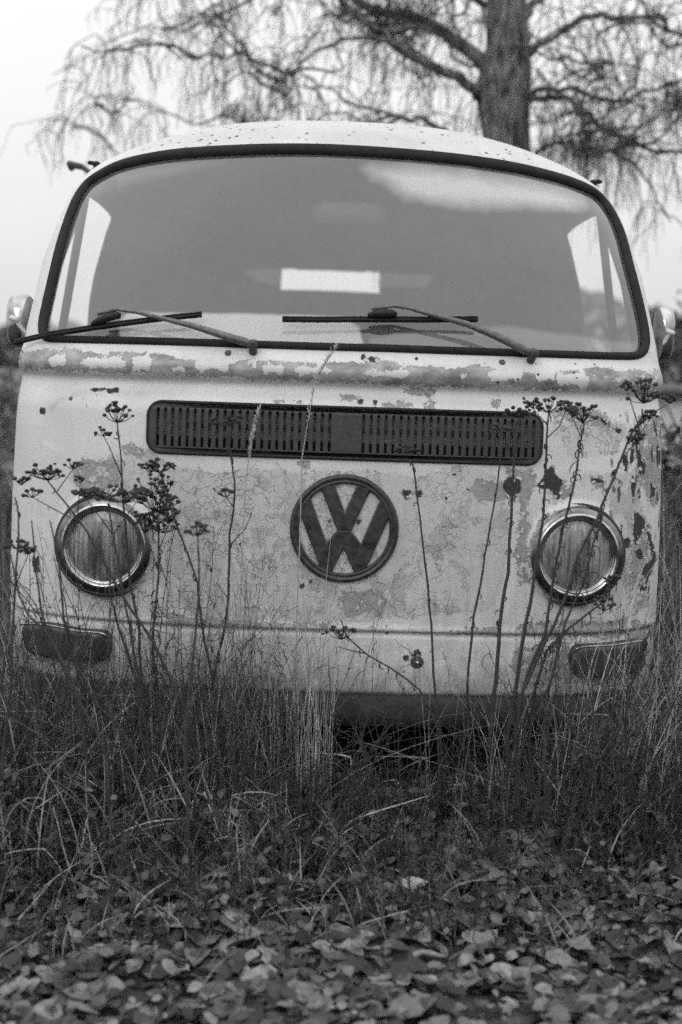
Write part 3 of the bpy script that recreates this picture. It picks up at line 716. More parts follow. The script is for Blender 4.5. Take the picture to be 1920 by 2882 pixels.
# ---- door mirrors
def mirror(cx, cy, w, h, d, armpx, foot):
    Cc = at(cx, cy, d); hw, hh = w / FPX * d / 2, h / FPX * d / 2; C_ = VMI @ Cc; m = MB()
    prof_ = [(1.0, .022), (1.03, .010), (1.0, -.004), (.9, -.018), (.65, -.034), (.35, -.042), (.01, -.045)]; n = 40
    for s_, dy in prof_:
        for k in range(n):
            a = 2 * math.pi * k / n; ca, sa = math.cos(a), math.sin(a); e = .62
            m.v.append(C_ + Vector((hw * s_ * math.copysign(abs(ca) ** e, ca), dy, hh * s_ * math.copysign(abs(sa) ** e, sa))))
    for i in range(len(prof_) - 1):
        for k in range(n): m.f.append((i * n + k, i * n + (k + 1) % n, (i + 1) * n + (k + 1) % n, (i + 1) * n + k))
    sh = m.build('door_mirror', M_chrome, van)
    m = MB(); b0 = len(m.v)
    for k in range(n):
        a = 2 * math.pi * k / n; ca, sa = math.cos(a), math.sin(a); m.v.append(C_ + Vector((hw * .97 * math.copysign(abs(ca) ** .62, ca), .0215, hh * .97 * math.copysign(abs(sa) ** .62, sa))))
    m.f.append(tuple(range(n))); m.build('mirror_glass', M_chrome, sh)
    A = VMI @ at(armpx[0], armpx[1], d - .06); B = VMI @ at(foot[0], foot[1], d - .02); K = Vector((math.copysign(.84, B.x), B.y + .05, B.z - .02))
    m = MB(); m.tube([A, B, K], [.0055, .0065, .009], 8); m.tube([A + Vector((-.012, 0, .004)), A + Vector((.012, 0, -.004))], .007, 8); m.tube([A, A + Vector((0, .02, 0))], .006, 6)
    m.build('mirror_arm', M_white, sh)
mirror(58, 902, 78, 142, 4.05, (40, 897), (82, 950))
mirror(1868, 938, 60, 146, 4.05, (1886, 935), (1858, 985))
# wire ring and thread hanging from the left wiper tip
m = MB(); c = VMI @ at(52, 996, 3.72); m.tube([c + Vector((.0125 * math.cos(a), 0, .0125 * math.sin(a))) for a in np.linspace(0, 2 * math.pi, 20)], .0016, 5)
pts = [VMI @ at(x, y, 3.72) for x, y in ((48, 1008), (40, 1020), (32, 1030), (29, 1045), (33, 1062), (32, 1085), (40, 1110))]; m.tube(pts, [.0012] * 3 + [.002] + [.0008] * 3, 5)
m.build('hanging_wire', M_arm, van)
# ---- inside the cab
m = MB(); n = 30
for i in range(n + 1):
    x = -.76 + 1.52 * i / n; y = surf(x, 1.19)
    for dy, z in ((.03, 1.155), (.22, 1.165), (.36, 1.15), (.40, 1.10), (.40, .80)): m.v.append((x * .97, y + dy * (1 - .5 * abs(x)), z))
for i in range(n):
    for j in range(4): m.f.append((i * 5 + j, (i + 1) * 5 + j, (i + 1) * 5 + j + 1, i * 5 + j + 1))
m.build('dashboard', M_dash, van)
m = MB(); sc = Vector((-.36, .82, 1.05)); ax = Vector((0, .55, .8)).normalized(); u = ax.orthogonal().normalized(); w_ = ax.cross(u)
m.tube([sc + (u * math.cos(a) + w_ * math.sin(a)) * .19 for a in np.linspace(0, 2 * math.pi, 40)], .011, 8); m.tube([sc, sc - ax * .5], .02, 8); m.tube([sc - w_ * .18, sc, sc + w_ * .18], .009, 6)
m.build('steering_wheel', M_black, van)
for x in (-.38, .38):
    s_ = MB().box((x, 1.20, .78), (.22, .22, .06)).build('seat', M_tyre, van); MB().box((x, 1.43, 1.0), (.20, .05, .18)).build('seat_back', M_tyre, s_)
mx, mz = pz(990, 556); m = MB(); c = Vector((mx - .0, .52, mz - .02)); n = 24
for dy, s_ in ((0, 1.), (-.012, .96), (-.022, .7), (-.026, .01)):
    for k in range(n): a = 2 * math.pi * k / n; ca, sa = math.cos(a), math.sin(a); m.v.append(c + Vector((.105 * s_ * math.copysign(abs(ca) ** .5, ca), dy, .034 * s_ * math.copysign(abs(sa) ** .5, sa))))
for i in range(3):
    for k in range(n): m.f.append((i * n + k, i * n + (k + 1) % n, (i + 1) * n + (k + 1) % n, (i + 1) * n + k))
rv = m.build('rear_view_mirror', simple('grey_plastic', .08, .6), van)
MB().tube([c, c + Vector((.002, -.0, .05)), c + Vector((.004, .03, .12))], [.003, .003, .004], 8).build('mirror_stem', M_valance, rv)
# load-space partition edges: none; wheels
for x in (-.70, .70):
    for y in (.95, 3.35):
        c = Vector((x, y, .27)); ax = Vector((1 if x > 0 else -1, 0, 0))
        w = MB().lathe([(.19, -.09), (.30, -.095), (.325, -.07), (.33, 0), (.325, .07), (.30, .095), (.20, .085), (.19, .06)], c, ax, 40).build('wheel', M_tyre, van)
        MB().lathe([(.20, .07), (.18, .05), (.14, .045), (.12, .06), (.06, .065), (.001, .068)], c, ax, 32).build('rim', M_valance, w)
# door shut line on each flank, and door handle
for sg in (-1, 1):
    def sw_(y, z): return (sg * (float(np.interp(z, PF[:, 0], PF[:, 2])) + .0008), y, z)
    pts = [sw_(1.66, z) for z in np.linspace(1.69, .48, 20)] + [sw_(y, .48) for y in np.linspace(1.62, .56, 10)] + [sw_(.56, z) for z in np.linspace(.52, 1.15, 10)]
    MB().tube(pts, .003, 4).build('door_gap', M_black, van)
    MB().tube([(sg * .865, 1.46, 1.03), (sg * .890, 1.48, 1.03), (sg * .890, 1.56, 1.03), (sg * .865, 1.58, 1.03)], .009, 8).build('door_handle', M_chrome, van)
# ================================================================ ground and setting
def gz(x, y):
    x = np.asarray(x, float); y = np.asarray(y, float)
    b = .07 * np.clip((y - 2.7) / .7, 0, 1) - .03 * np.clip((y - 3.5) / 2, 0, 1)
    r = .012 * np.sin(x * 5 + y * 3) + .010 * np.sin(x * 11 - y * 7) + .006 * np.sin(x * 23 + 2 * y)
    far = .35 * np.clip((y - 10) / 30, 0, 1) + .05 * np.sin(x * .3) * np.clip((y - 6) / 10, 0, 1)
    return b + r * np.clip(6 / np.maximum(y, 1), 0, 1) + far - .01
def gmat():
    q = NT('soil'); o = q.obj(); n = q.noise(o, 7, 8, .7); n2 = q.noise(o, .6, 4, .6)
    s_ = q.n('ShaderNodeSeparateXYZ'); q.l(o, s_.inputs[0])
    c = q.rng(n, .3, .7, .018, .06); g = q.rng(n2, .3, .7, .07, .17)
    q.grey(q.mix(q.rng(s_.outputs['Y'], 5, 12), c, g)); q.b.inputs['Roughness'].default_value = .95; q.bump(n, .8, .02); return q.m
ys = np.concatenate([-np.geomspace(900, 1, 24), np.linspace(-.8, 8, 120), np.geomspace(8.3, 1200, 50)])
xs = np.concatenate([-np.geomspace(900, 3.2, 26), np.linspace(-3, 3, 90), np.geomspace(3.2, 900, 26)])
XX, YY = np.meshgrid(xs, ys, indexing='xy'); ZZ = gz(XX, YY); Vg = np.stack([XX, YY, ZZ], -1).reshape(-1, 3); nx = len(xs)
a, b = np.meshgrid(np.arange(len(ys) - 1), np.arange(nx - 1), indexing='ij'); Fg = np.stack([a * nx + b, a * nx + b + 1, (a + 1) * nx + b + 1, (a + 1) * nx + b], -1).reshape(-1, 4)
tag(link('ground', mesh_np(Vg, Fg), gmat()), kind='structure')
# ---------------- vegetation meshes (vectorised)
def veg_mat(name, lo, hi, rough=.6, trans=.25):
    q = NT(name); at_ = q.n('ShaderNodeAttribute', attribute_name='tone')
    n = q.noise(q.obj(), 60, 3, .6)
    q.grey(q.math('MULTIPLY', q.rng(at_.outputs['Fac'], 0, 1, lo, hi), q.rng(n, .3, .7, .65, 1.3)))
    q.b.inputs['Roughness'].default_value = rough; q.b.inputs['Specular IOR Level'].default_value = .35
    return q.m
def blades(base, hgt, lean, az, wid, tone, segs=6, curl=None, kink=None):
    """base (n,3); hgt,lean,az,wid,tone (n,). ribbon blades bending over in direction az"""
    n = len(base); t = np.linspace(0, 1, segs + 1)[None, :]
    cu = (curl if curl is not None else np.full(n, 1.6))[:, None]
    ang = lean[:, None] * t ** cu
    if kink is not None: ang = ang + kink[:, None] * (t > .62)
    ds = hgt[:, None] / segs
    hx = np.concatenate([np.zeros((n, 1)), np.cumsum(np.sin(ang[:, :-1]) * ds, 1)], 1); hz = np.concatenate([np.zeros((n, 1)), np.cumsum(np.cos(ang[:, :-1]) * ds, 1)], 1)
    tw = nrg.uniform(-1, 1, n)[:, None] * t
    wx = hx * np.cos(az)[:, None]; wy = hx * np.sin(az)[:, None]
    sway = nrg.normal(0, .05, (n, 1)) * hgt[:, None] * np.sin(t * 3 + nrg.uniform(0, 6, (n, 1)))
    pa_ = az[:, None] + math.pi / 2 + tw
    wx = wx + sway * np.cos(pa_) * t; wy = wy + sway * np.sin(pa_) * t
    P = np.stack([base[:, 0:1] + wx, base[:, 1:2] + wy, np.maximum(base[:, 2:3] + hz, base[:, 2:3] - .01)], -1)
    w = wid[:, None] * (1 - t ** 2.2) * .5 + .00025
    hp = np.stack([np.cos(pa_), np.sin(pa_), np.zeros_like(pa_)], -1)
    tg = np.stack([np.sin(ang) * np.cos(az)[:, None], np.sin(ang) * np.sin(az)[:, None], np.cos(ang)], -1); nv = np.cross(tg, hp)
    ro = (nrg.uniform(-1.57, 1.57, n)[:, None] + nrg.uniform(-1.2, 1.2, n)[:, None] * t)[..., None]
    side_ = (hp * np.cos(ro) + nv * np.sin(ro)) * w[..., None]
    Vb = np.stack([P - side_, P + side_], 2).reshape(-1, 3)
    k = (segs + 1) * 2; b0 = (np.arange(n) * k)[:, None] + (np.arange(segs) * 2)[None, :]
    Fb = np.stack([b0, b0 + 1, b0 + 3, b0 + 2], -1).reshape(-1, 4)
    T = np.repeat(tone, k); return Vb, Fb, T
def veg_obj(name, parts, mat, label=None, cat=None, parent=None):
    vs, fs, ts, o = [], [], [], 0
    for Vb, Fb, T in parts: vs.append(Vb); fs.append(Fb + o); ts.append(T); o += len(Vb)
    me = mesh_np(np.concatenate(vs), np.concatenate(fs)); a_ = me.attributes.new('tone', 'FLOAT', 'POINT'); a_.data.foreach_set('value', np.concatenate(ts).astype(np.float32))
    ob = link(name, me, mat, parent); tag(ob, label, cat, kind='stuff'); return ob
def under_van(x, y): return (np.abs(x + .03) < .80) & (y > 3.62) & (y < 7.8)
def scatter(n, x0, x1, y0, y1, edge=True):
    x = nrg.uniform(x0, x1, n); y = nrg.uniform(y0, y1, n); k = ~under_van(x, y)
    if edge:      # front edge of the rough grass wanders
        ey = 3.02 + .09 * np.sin(x * 3.1 + .6) + .06 * np.sin(x * 9) + .20 * np.clip((x - .05) / .5, 0, 1) - .12 * np.clip((-x - .3) / .5, 0, 1)
        p = np.clip((y - ey) / .22, 0, 1); k &= nrg.uniform(0, 1, n) < p
    x, y = x[k], y[k]; return np.stack([x, y, gz(x, y) - .005], 1)
M_gdry = veg_mat('dry_grass', .03, .55, .55); M_ggreen = veg_mat('green_grass', .012, .095, .5); M_leaf = veg_mat('fallen_leaf', .026, .22, .6); M_herb = veg_mat('herb_leaf', .022, .10, .5)
M_stem = veg_mat('weed_stem', .012, .06, .7); M_bark = simple('bark', .075, .95, var=.7, scale=7, bump=.9, stretch=(3, 3, .6)); M_twig = simple('twig_bark', .06, .9)
def U_(a, b, n): return nrg.uniform(a, b, n)
def AZ(n): return np.where(nrg.uniform(0, 1, n) < .5, 0, math.pi) + nrg.normal(0, .75, n)
# short dense green and dry grass
b = scatter(11500, -1.35, 1.35, 2.72, 4.0); n = len(b); lowc = 1 - .60 * np.exp(-((b[:, 0] - .14) / .42) ** 4) + .15 * (b[:, 0] < -.4)
g1 = blades(b, U_(.07, .27, n) * lowc, U_(.3, 2.2, n), AZ(n), U_(.002, .0048, n), U_(0, 1, n) ** 1.4, 7, U_(.1, 1.6, n), np.where(U_(0, 1, n) < .35, U_(.5, 2.0, n), 0))
b2 = scatter(9000, -3.2, 3.2, 3.9, 9.0, False); b2 = b2[np.abs(b2[:, 0] + .03) > .8]; n = len(b2)
g2 = blades(b2, U_(.2, .6, n), U_(.2, 1.6, n), U_(0, 6.28, n), U_(.003, .006, n), U_(0, 1, n))
veg_obj('green_grass', [g1, g2], M_ggreen)
b = scatter(5200, -1.35, 1.35, 2.85, 3.75); n = len(b); lowc = 1 - .60 * np.exp(-((b[:, 0] - .14) / .42) ** 4) + .1 * (b[:, 0] < -.4); tone = U_(.04, 1, n) ** 1.8
d1 = blades(b, U_(.10, .36, n) * lowc, U_(.15, 2.0, n), AZ(n), U_(.0018, .0046, n), tone, 8, U_(.05, 1.4, n), np.where(U_(0, 1, n) < .45, U_(.5, 2.2, n), 0))
b = scatter(5200, -3.4, 3.4, 3.8, 10, False); b = b[np.abs(b[:, 0] + .03) > .86]; n = len(b)
d2 = blades(b, U_(.3, .85, n), U_(.2, 1.3, n), U_(0, 6.28, n), U_(.0025, .005, n), U_(0, 1, n) ** 1.5)
bq = scatter(3600, -1.2, 1.2, 3.22, 3.46); bq = bq[(np.abs(bq[:, 0] - .14) > .42 * U_(.6, 1.2, len(bq)))]; n = len(bq)
gq = blades(bq, U_(.25, .56, n) * (.8 + .2 * (np.abs(bq[:, 0]) > .6)), U_(.2, 1.5, n), AZ(n), U_(.0014, .0036, n), U_(0, 1, n) ** 2 * .75, 8, U_(.1, 1.8, n), np.where(U_(0, 1, n) < .3, U_(.5, 1.8, n), 0))
# a few stout pale blades among the tangle
bh = scatter(420, -1.1, 1.15, 3.1, 3.46); n = len(bh); gh = blades(bh, U_(.10, .34, n) * (1 - .55 * np.exp(-((bh[:, 0] - .14) / .42) ** 4)), U_(-1.1, 1.1, n), nrg.normal(0, .7, n), U_(.0026, .0050, n), U_(.35, .9, n), 8, U_(.02, 1.2, n), np.where(U_(0, 1, n) < .3, U_(.5, 1.8, n), 0))
# flattened straw lying across in front
b = scatter(110, -1.2, 1.3, 3.1, 3.5); n = len(b); b[:, 2] += U_(.02, .15, n)
az = np.where(U_(0, 1, n) < .5, 0, math.pi) + U_(-.6, .6, n)
d3 = blades(b, U_(.1, .28, n), U_(1.3, 1.7, n), az, U_(.0018, .0038, n), U_(.1, .8, n), 6, U_(.05, .3, n))
# bright clump at the right corner, leaning right; another left
def clump(cx, cy, n, rad, h0, h1, azc, azs, l0, l1, t0, t1, w0=.0012, w1=.0026):
    x = cx + nrg.normal(0, rad, n); y = np.clip(cy + nrg.normal(0, rad * .5, n), 3.0, 3.46 if abs(cx) < .86 else 9); bb = np.stack([x, y, gz(x, y)], 1)
    return blades(bb, U_(h0, h1, n), U_(l0, l1, n), azc + nrg.normal(0, azs, n), U_(w0, w1, n), U_(t0, t1, n), 8, U_(.08, 1.9, n))
cl = [clump(.82, 3.38, 210, .10, .30, .75, .0, .7, .25, 1.2, .05, .9, .0014, .0036), clump(.72, 3.30, 90, .12, .25, .55, .0, 1.6, .2, 1.4, .2, 1., .0016, .004), clump(-.84, 3.36, 190, .10, .25, .6, 2.8, 1.2, .1, 1.4, .1, .6, .0014, .0034),
      clump(1.04, 3.7, 330, .14, .3, .8, .2, 1.2, .3, 1.3, .0, .6, .002, .0045), clump(-1.0, 3.7, 300, .12, .3, .75, 2.8, 1.4, .2, 1.2, .0, .4, .002, .0045),
      clump(-.30, 3.36, 160, .10, .3, .6, 1.6, 2, .1, .7, .1, .7), clump(-.10, 3.38, 60, .05, .3, .6, 1.6, 2, .1, .5, .4, 1.), clump(.42, 3.36, 70, .14, .3, .5, 1.6, 2, .2, .9, .1, .8)]
veg_obj('dry_grass', [d1, d2, d3, gh, gq] + cl, M_gdry)
# thin tall stalks standing against the nose
parts = []
for cx, cy, n, rad, h0, h1, l0, l1, t0, t1 in ((-.50, 3.38, 130, .16, .35, .85, .05, .9, 0, .22), (-.20, 3.40, 150, .11, .4, .98, .02, .8, .0, .4), (-.34, 3.36, 120, .12, .4, .8, .1, .8, 0, .4),
        (-.75, 3.36, 70, .08, .4, .85, .05, .5, 0, .4), (.05, 3.40, 30, .14, .35, .7, .1, 1.3, 0, .3), (.40, 3.4, 24, .25, .3, .65, .1, 1.4, 0, .3), (.66, 3.38, 50, .1, .4, .75, .1, .7, 0, .5)):
    parts.append(clump(cx, cy, int(n * .42), rad * 1.2, h0 * .9, h1, 1.57, 3.1, .1, .5 + l1, t0, t1, .0008, .0018))
    parts.append(clump(cx, cy, int(n * .5), rad * 1.2, h0 * .6, h1 * .7, 1.57, 2.8, .5, 2.4, t0, t1, .0006, .0013))
veg_obj('tall_grass_stalks', parts, M_gdry)
# fern-like yarrow fronds and low herbs
fr_parts = []
def frond(base, L, az, lean, tone):
    m = 12; out = []
    t = np.linspace(0, 1, m); ang = lean * t ** .8; ds = L / m
    hx = np.cumsum(np.sin(ang) * ds); hz = np.cumsum(np.cos(ang) * ds)
    px_ = base[0] + hx * math.cos(az); py_ = base[1] + hx * math.sin(az); pz_ = base[2] + hz
    bb, hh, aa, ll = [], [], [], []
    for i in range(2, m):
        for sg in (-1, 1):
            for e in (0, .35): bb.append((px_[i], py_[i], pz_[i])); hh.append(L * .22 * math.sin(math.pi * (i + 1) / (m + 2)) * (1 - e * .5) + .004); aa.append(az + sg * (1.2 - e)); ll.append(1.1 + rnd.uniform(-.2, .3))
    n = len(bb); r1 = blades(np.array(bb), np.array(hh), np.array(ll), np.array(aa), np.full(n, .0022), np.full(n, tone), 2, np.full(n, .2))
    r2 = blades(np.array([base]), np.array([L]), np.array([lean]), np.array([az]), np.array([.002]), np.array([tone]), 8, np.array([.8])); return [r1, r2]
for i in range(620):
    x = rnd.uniform(-1.1, 1.1) if i % 3 else rnd.gauss(-.02, .24); y = rnd.uniform(2.72 if i % 2 else 2.98, 3.42)
    fr_parts += frond((x, y, float(gz(x, y))), rnd.uniform(.08, .20), rnd.uniform(0, 6.28), rnd.uniform(.2, 1.3), rnd.uniform(.2, 1))
veg_obj('feathery_undergrowth', fr_parts, M_herb)
def leaves(P, size, tone, tilt, lobed=False, cup=.35):
    """pointed oval leaf, 4x? grid with midrib fold"""
    n = len(P); outl = np.array([(0, -.5), (.26, -.34), (.40, -.08), (.33, .2), (.14, .42), (0, .58)])
    m = len(outl); L = np.zeros((m * 3, 3)); 
    L[0:m] = np.stack([-outl[:, 0], outl[:, 1], np.abs(outl[:, 0]) * cup + .12 * outl[:, 1] ** 2], 1); L[m:2 * m] = np.stack([outl[:, 0] * 0, outl[:, 1], .12 * outl[:, 1] ** 2], 1); L[2 * m:] = np.stack([outl[:, 0], outl[:, 1], np.abs(outl[:, 0]) * cup + .12 * outl[:, 1] ** 2], 1)
    LL = np.repeat(L[None], n, 0).copy(); LL[:, :, 2] *= nrg.normal(.6, .9, (n, 1)); LL[:, :, 0] *= U_(.75, 1.15, n)[:, None]
    LL[:, :, 2] += nrg.normal(0, .03, (n, m * 3)); LL[:, :, 0] += nrg.normal(0, .02, (n, m * 3)); LL *= size[:, None, None]
    a = U_(0, 6.28, n); tx, ty = nrg.normal(0, tilt, n), nrg.normal(0, tilt, n)
    ca, sa = np.cos(a), np.sin(a); x = LL[:, :, 0] * ca[:, None] - LL[:, :, 1] * sa[:, None]; y = LL[:, :, 0] * sa[:, None] + LL[:, :, 1] * ca[:, None]; z = LL[:, :, 2]
    c1_, s1_ = np.cos(tx)[:, None], np.sin(tx)[:, None]; y, z = y * c1_ - z * s1_, y * s1_ + z * c1_
    c2_, s2_ = np.cos(ty)[:, None], np.sin(ty)[:, None]; x, z = x * c2_ + z * s2_, -x * s2_ + z * c2_
    Vl = (np.stack([x, y, z], -1) + P[:, None, :]).reshape(-1, 3); F_ = []
    for i in range(m - 1):
        F_.append((i, i + 1, m + i + 1, m + i)); F_.append((m + i, m + i + 1, 2 * m + i + 1, 2 * m + i))
    F_ = (np.arange(n) * 3 * m)[:, None, None] + np.array(F_)[None]; return Vl, F_.reshape(-1, 4), np.repeat(tone, 3 * m)
n = 5600; x = U_(-1.15, 1.15, n); y = 2.2 + 1.25 * U_(0, 1, n) ** .9; P = np.stack([x, y, gz(x, y) + U_(.004, .03, n)], 1)
lf = leaves(P, .018 + .060 * U_(0, 1, n) ** 1.3, np.clip(U_(0, 1, n) ** 2.0 + .02, 0, 1), .21)
n = 1800; x = U_(-1.3, 1.3, n); y = U_(2.1, 3.4, n); P = np.stack([x, y, gz(x, y) + .03 + U_(0, .015, n)], 1)
lf2 = leaves(P, U_(.012, .035, n), U_(0, 1, n) ** 1.5, .5)
veg_obj('leaf_litter', [lf, lf2], M_leaf)
b = scatter(1500, -1.3, 1.3, 2.85, 3.5, False); n = len(b); b[:, 2] += U_(.02, .13, n)
veg_obj('ground_ivy', [leaves(b, U_(.012, .034, n), U_(0, 1, n), .7)], M_herb)
b3 = scatter(6200, -1.3, 1.3, 2.45, 3.2, False); kx = nrg.uniform(0, 1, len(b3)) < np.clip((b3[:, 1] - 2.62) / .4, .02, 1) * (.45 + .55 * np.exp(-((b3[:, 0] + .1) / .5) ** 2)); b3 = b3[kx]; n = len(b3)
veg_obj('sparse_straw', [blades(b3[::3] + [0, 0, .015], U_(.05, .2, len(b3[::3])), U_(.9, 1.7, len(b3[::3])), U_(0, 6.28, len(b3[::3])), U_(.0015, .0032, len(b3[::3])), U_(0, .7, len(b3[::3])), 6, U_(.05, .8, len(b3[::3])))], M_gdry)
veg_obj('sparse_grass', [blades(b3, U_(.03, .12, n), U_(.4, 1.8, n), U_(0, 6.28, n), U_(.001, .0028, n), U_(0, 1, n) ** 1.5)], M_ggreen)
# leafy scraps caught in the tangle
b = scatter(3200, -1.3, 1.3, 3.0, 3.46); n = len(b); hh = (.26 - .17 * np.exp(-((b[:, 0] - .14) / .42) ** 4)); b[:, 2] += U_(0, 1, n) * hh
veg_obj('tangled_dead_leaves', [leaves(b, U_(.007, .022, n), U_(0, 1, n) ** 1.6, 1.0)], M_herb)
TG = MB()
def tangle(x, y, L, lean, az, r):
    p = Vector((x, y, float(gz(x, y)))); q_ = [p]; e = math.pi / 2 - lean; n_ = 7
    for k in range(n_):
        q_.append(q_[-1] + Vector((math.cos(az) * math.cos(e), .4 * math.sin(az) * math.cos(e), math.sin(e))) * (L / n_)); e += rnd.gauss(-.02, .10); az += rnd.gauss(0, .2)
        q_[-1].y = min(q_[-1].y, 3.46)
    TG.tube(q_, [r * (1 - .7 * i / n_) for i in range(n_ + 1)], 4, False)
    for k in range(2, n_):
        for _ in range(rnd.choice((1, 2, 2, 3))):
            a = rnd.uniform(0, 6.28); w_ = [q_[k].lerp(q_[k + 1], rnd.random())]; e2 = rnd.uniform(-.4, 1.2); l2 = rnd.uniform(.012, .06)
            for j in range(4): w_.append(w_[-1] + Vector((math.cos(a) * math.cos(e2), .4 * math.sin(a) * math.cos(e2), math.sin(e2))) * (l2 / 4)); e2 += rnd.gauss(-.2, .6); a += rnd.gauss(0, .5)
            TG.tube(w_, [r * .45, r * .5, r * .45, r * .35, r * .3], 3, False)
for cx, sx_, n_, l0, l1, le in ((-.55, .16, 62, .35, .80, .45), (-.78, .10, 34, .25, .60, .6), (-.22, .10, 30, .3, .62, .35), (.52, .16, 46, .25, .58, .6), (.78, .08, 70, .2, .5, .9), (.15, .3, 26, .12, .35, 1.0), (-1.0, .12, 26, .3, .7, .4), (1.0, .12, 26, .3, .7, .5)):
    for _ in range(int(n_ * 1.7)):
        tangle(rnd.gauss(cx, sx_), rnd.uniform(3.12, 3.42), rnd.uniform(l0, l1), rnd.gauss(.1, le * .6), rnd.choice((0, math.pi)) + rnd.gauss(0, .5), rnd.uniform(.0010, .0028))
tag(TG.build('weed_tangle', simple('tangle_stem', .030, .8, var=.5), None, False), kind='stuff')
# the one bright curled leaf in the foreground
c = at(1160, 2640, 2.93); nrg2 = nrg
Vl, Fl, Tl = leaves(np.array([[c.x, c.y, float(gz(c.x, c.y)) + .05]]), np.array([.056]), np.array([1.]), .1)
me = mesh_np(Vl, Fl); me.transform(Matrix.Translation(Vector((c.x, c.y - .02, float(gz(c.x, c.y)) + .085))) @ Matrix.Rotation(.45, 4, 'X') @ Matrix.Rotation(.7, 4, 'Z') @ Matrix.Translation(-Vector((c.x, c.y, float(gz(c.x, c.y)) + .05))))
tag(link('curled_leaf', me, simple('pale_leaf', .36, .6, var=.2, scale=20)), 'pale curled dead leaf standing out from the dark litter', 'leaf')
# ================================================================ weeds, each a plant with its own stem
M_st = simple('dark_stem', .034, .7, var=.5, scale=60); M_bud = simple('seed_head', .032, .85, var=.6, scale=120, bump=.8); M_dl = simple('shrivelled_leaf', .03, .8, var=.5)
def head(mb, mst, P, w, h, n, d):
    """flat-topped cluster of button seed heads above point P"""
    P = Vector(P)
    for k in range(n):
        fx = (k + .5) / n * 2 - 1 + rnd.uniform(-.12, .12); q = P + Vector((fx * w / 2, rnd.uniform(-w, w) * .34, h * (.3 + .8 * rnd.random()) * (1 - .3 * fx * fx)))
        mid = P.lerp(q, .5) + Vector((fx * w * .06, 0, -h * .04)); mst.tube([P, mid, q], [.0014, .0012, .0010], 4)
        mb.ball(q, rnd.uniform(.0040, .0062), (1.1, 1.1, .85), 6, 4)
        if rnd.random() < .6: mb.ball(q + Vector((rnd.uniform(-.009, .009), rnd.uniform(-.006, .006), rnd.uniform(-.006, .004))), rnd.uniform(.003, .0042), (1.1, 1, .8), 6, 4)
def curls(m, pts, n, sz=.02):
    for _ in range(n):
        i = rnd.randrange(len(pts) - 1); p = pts[i].lerp(pts[i + 1], rnd.random()); a = rnd.uniform(0, 6.28); u = Vector((math.cos(a), .6 * math.sin(a), 0))
        L = sz * rnd.uniform(.5, 1.5); q = [p]; an = rnd.uniform(-.6, .9)
        for k in range(5): an -= rnd.uniform(.2, .9); q.append(q[-1] + u * (L / 5 * math.cos(an)) + Vector((0, 0, L / 5 * math.sin(an))))
        m.tube(q, [.0006, .0014, .0019, .0016, .0012, .0005], 4)
def weed(label, stem, d, heads=(), branches=(), ncurl=0, r0=.0032, curl_sz=.022, d2=None, rtop=.0017, group='dried weeds standing against the van nose'):
    """stem: photo trace bottom->top given top first; d: distance of the plant"""
    d2 = d if d2 is None else d2; r0 *= 1.45
    S_ = [at(px, py, d2 + (d - d2) * i / max(len(stem) - 1, 1)) for i, (px, py) in enumerate(stem)][::-1]
    base = S_[0].copy(); g = float(gz(base.x, base.y))
    if base.z > g + .01: S_ = [Vector((base.x + .012, base.y, g - .01))] + S_
    S_ = [S_[0]] + [x for i in range(len(S_) - 1) for x in (S_[i].lerp(S_[i + 1], .5) + Vector((rnd.gauss(0, .0012), 0, 0)), S_[i + 1])]
    o = empty('dried_weed', S_[0], label, 'weed', group); off = -S_[0]
    k = len(S_); m = MB(); m.tube([p + off for p in S_], [r0 + (rtop - r0) * (i / (k - 1)) ** 1.3 for i in range(k)], 6)
    mst = m; HD = []
    for br, hd in branches:
        B = [at(px, py, d - .01) + off for px, py in br]; B[0] = min((p + off for p in S_), key=lambda p: (p - B[0]).length)
        m.tube(B, [.0015] * (len(B) - 1) + [.001], 5)
        if hd: mb = MB(); HD.append(mb); head(mb, mb, B[-1], hd[0] / FPX * d, hd[1] / FPX * d, hd[2], d)
    for (px, py, w, h, n) in heads: mb = MB(); HD.append(mb); head(mb, mb, at(px, py, d2) + off, w / FPX * d, h / FPX * d, n, d)
    m.build('stem', M_st, o)
    for mb in HD: mb.build('seed_head', M_bud, o)
    if ncurl: c_ = MB(); curls(c_, [p + off for p in S_[len(S_) // 4:]], ncurl, curl_sz); c_.build('shrivelled_leaves', M_dl, o)
    return o
weed('tall straight dried weed with broad seed head left of the vents', [(331, 1190), (334, 1226), (343, 1343), (352, 1465), (361, 1582), (370, 1661), (392, 1765), (398, 1906), (402, 2040)], 3.30,
     [(331, 1190, 90, 52, 12), (320, 1160, 40, 30, 4)], [([(338, 1322), (310, 1262), (292, 1228)], (48, 28, 5))], 14, .0028)
weed('dried weed leaning far left across the left headlight', [(132, 1349), (190, 1422), (245, 1496), (306, 1606), (361, 1704), (429, 1802), (478, 1906), (515, 1980), (545, 2090)], 3.22,
     [(134, 1352, 110, 50, 14), (120, 1338, 60, 20, 5)], [([(190, 1430), (202, 1459), (150, 1432), (92, 1400)], (60, 22, 6)), ([(170, 1400), (206, 1320)], (50, 26, 6)), ([(215, 1455), (226, 1360)], (26, 20, 4)), ([(120, 1340), (86, 1338), (60, 1365)], (46, 24, 5))], 6, .0034)
weed('dried weed with flat seed head just above the left headlight', [(448, 1330), (459, 1349), (484, 1441), (526, 1551), (557, 1643), (560, 1692), (569, 1759), (588, 1857), (606, 1937), (625, 2060)], 3.33,
     [(448, 1330, 98, 34, 14), (425, 1330, 50, 24, 5), (460, 1400, 60, 60, 8)], [], 18, .0026)
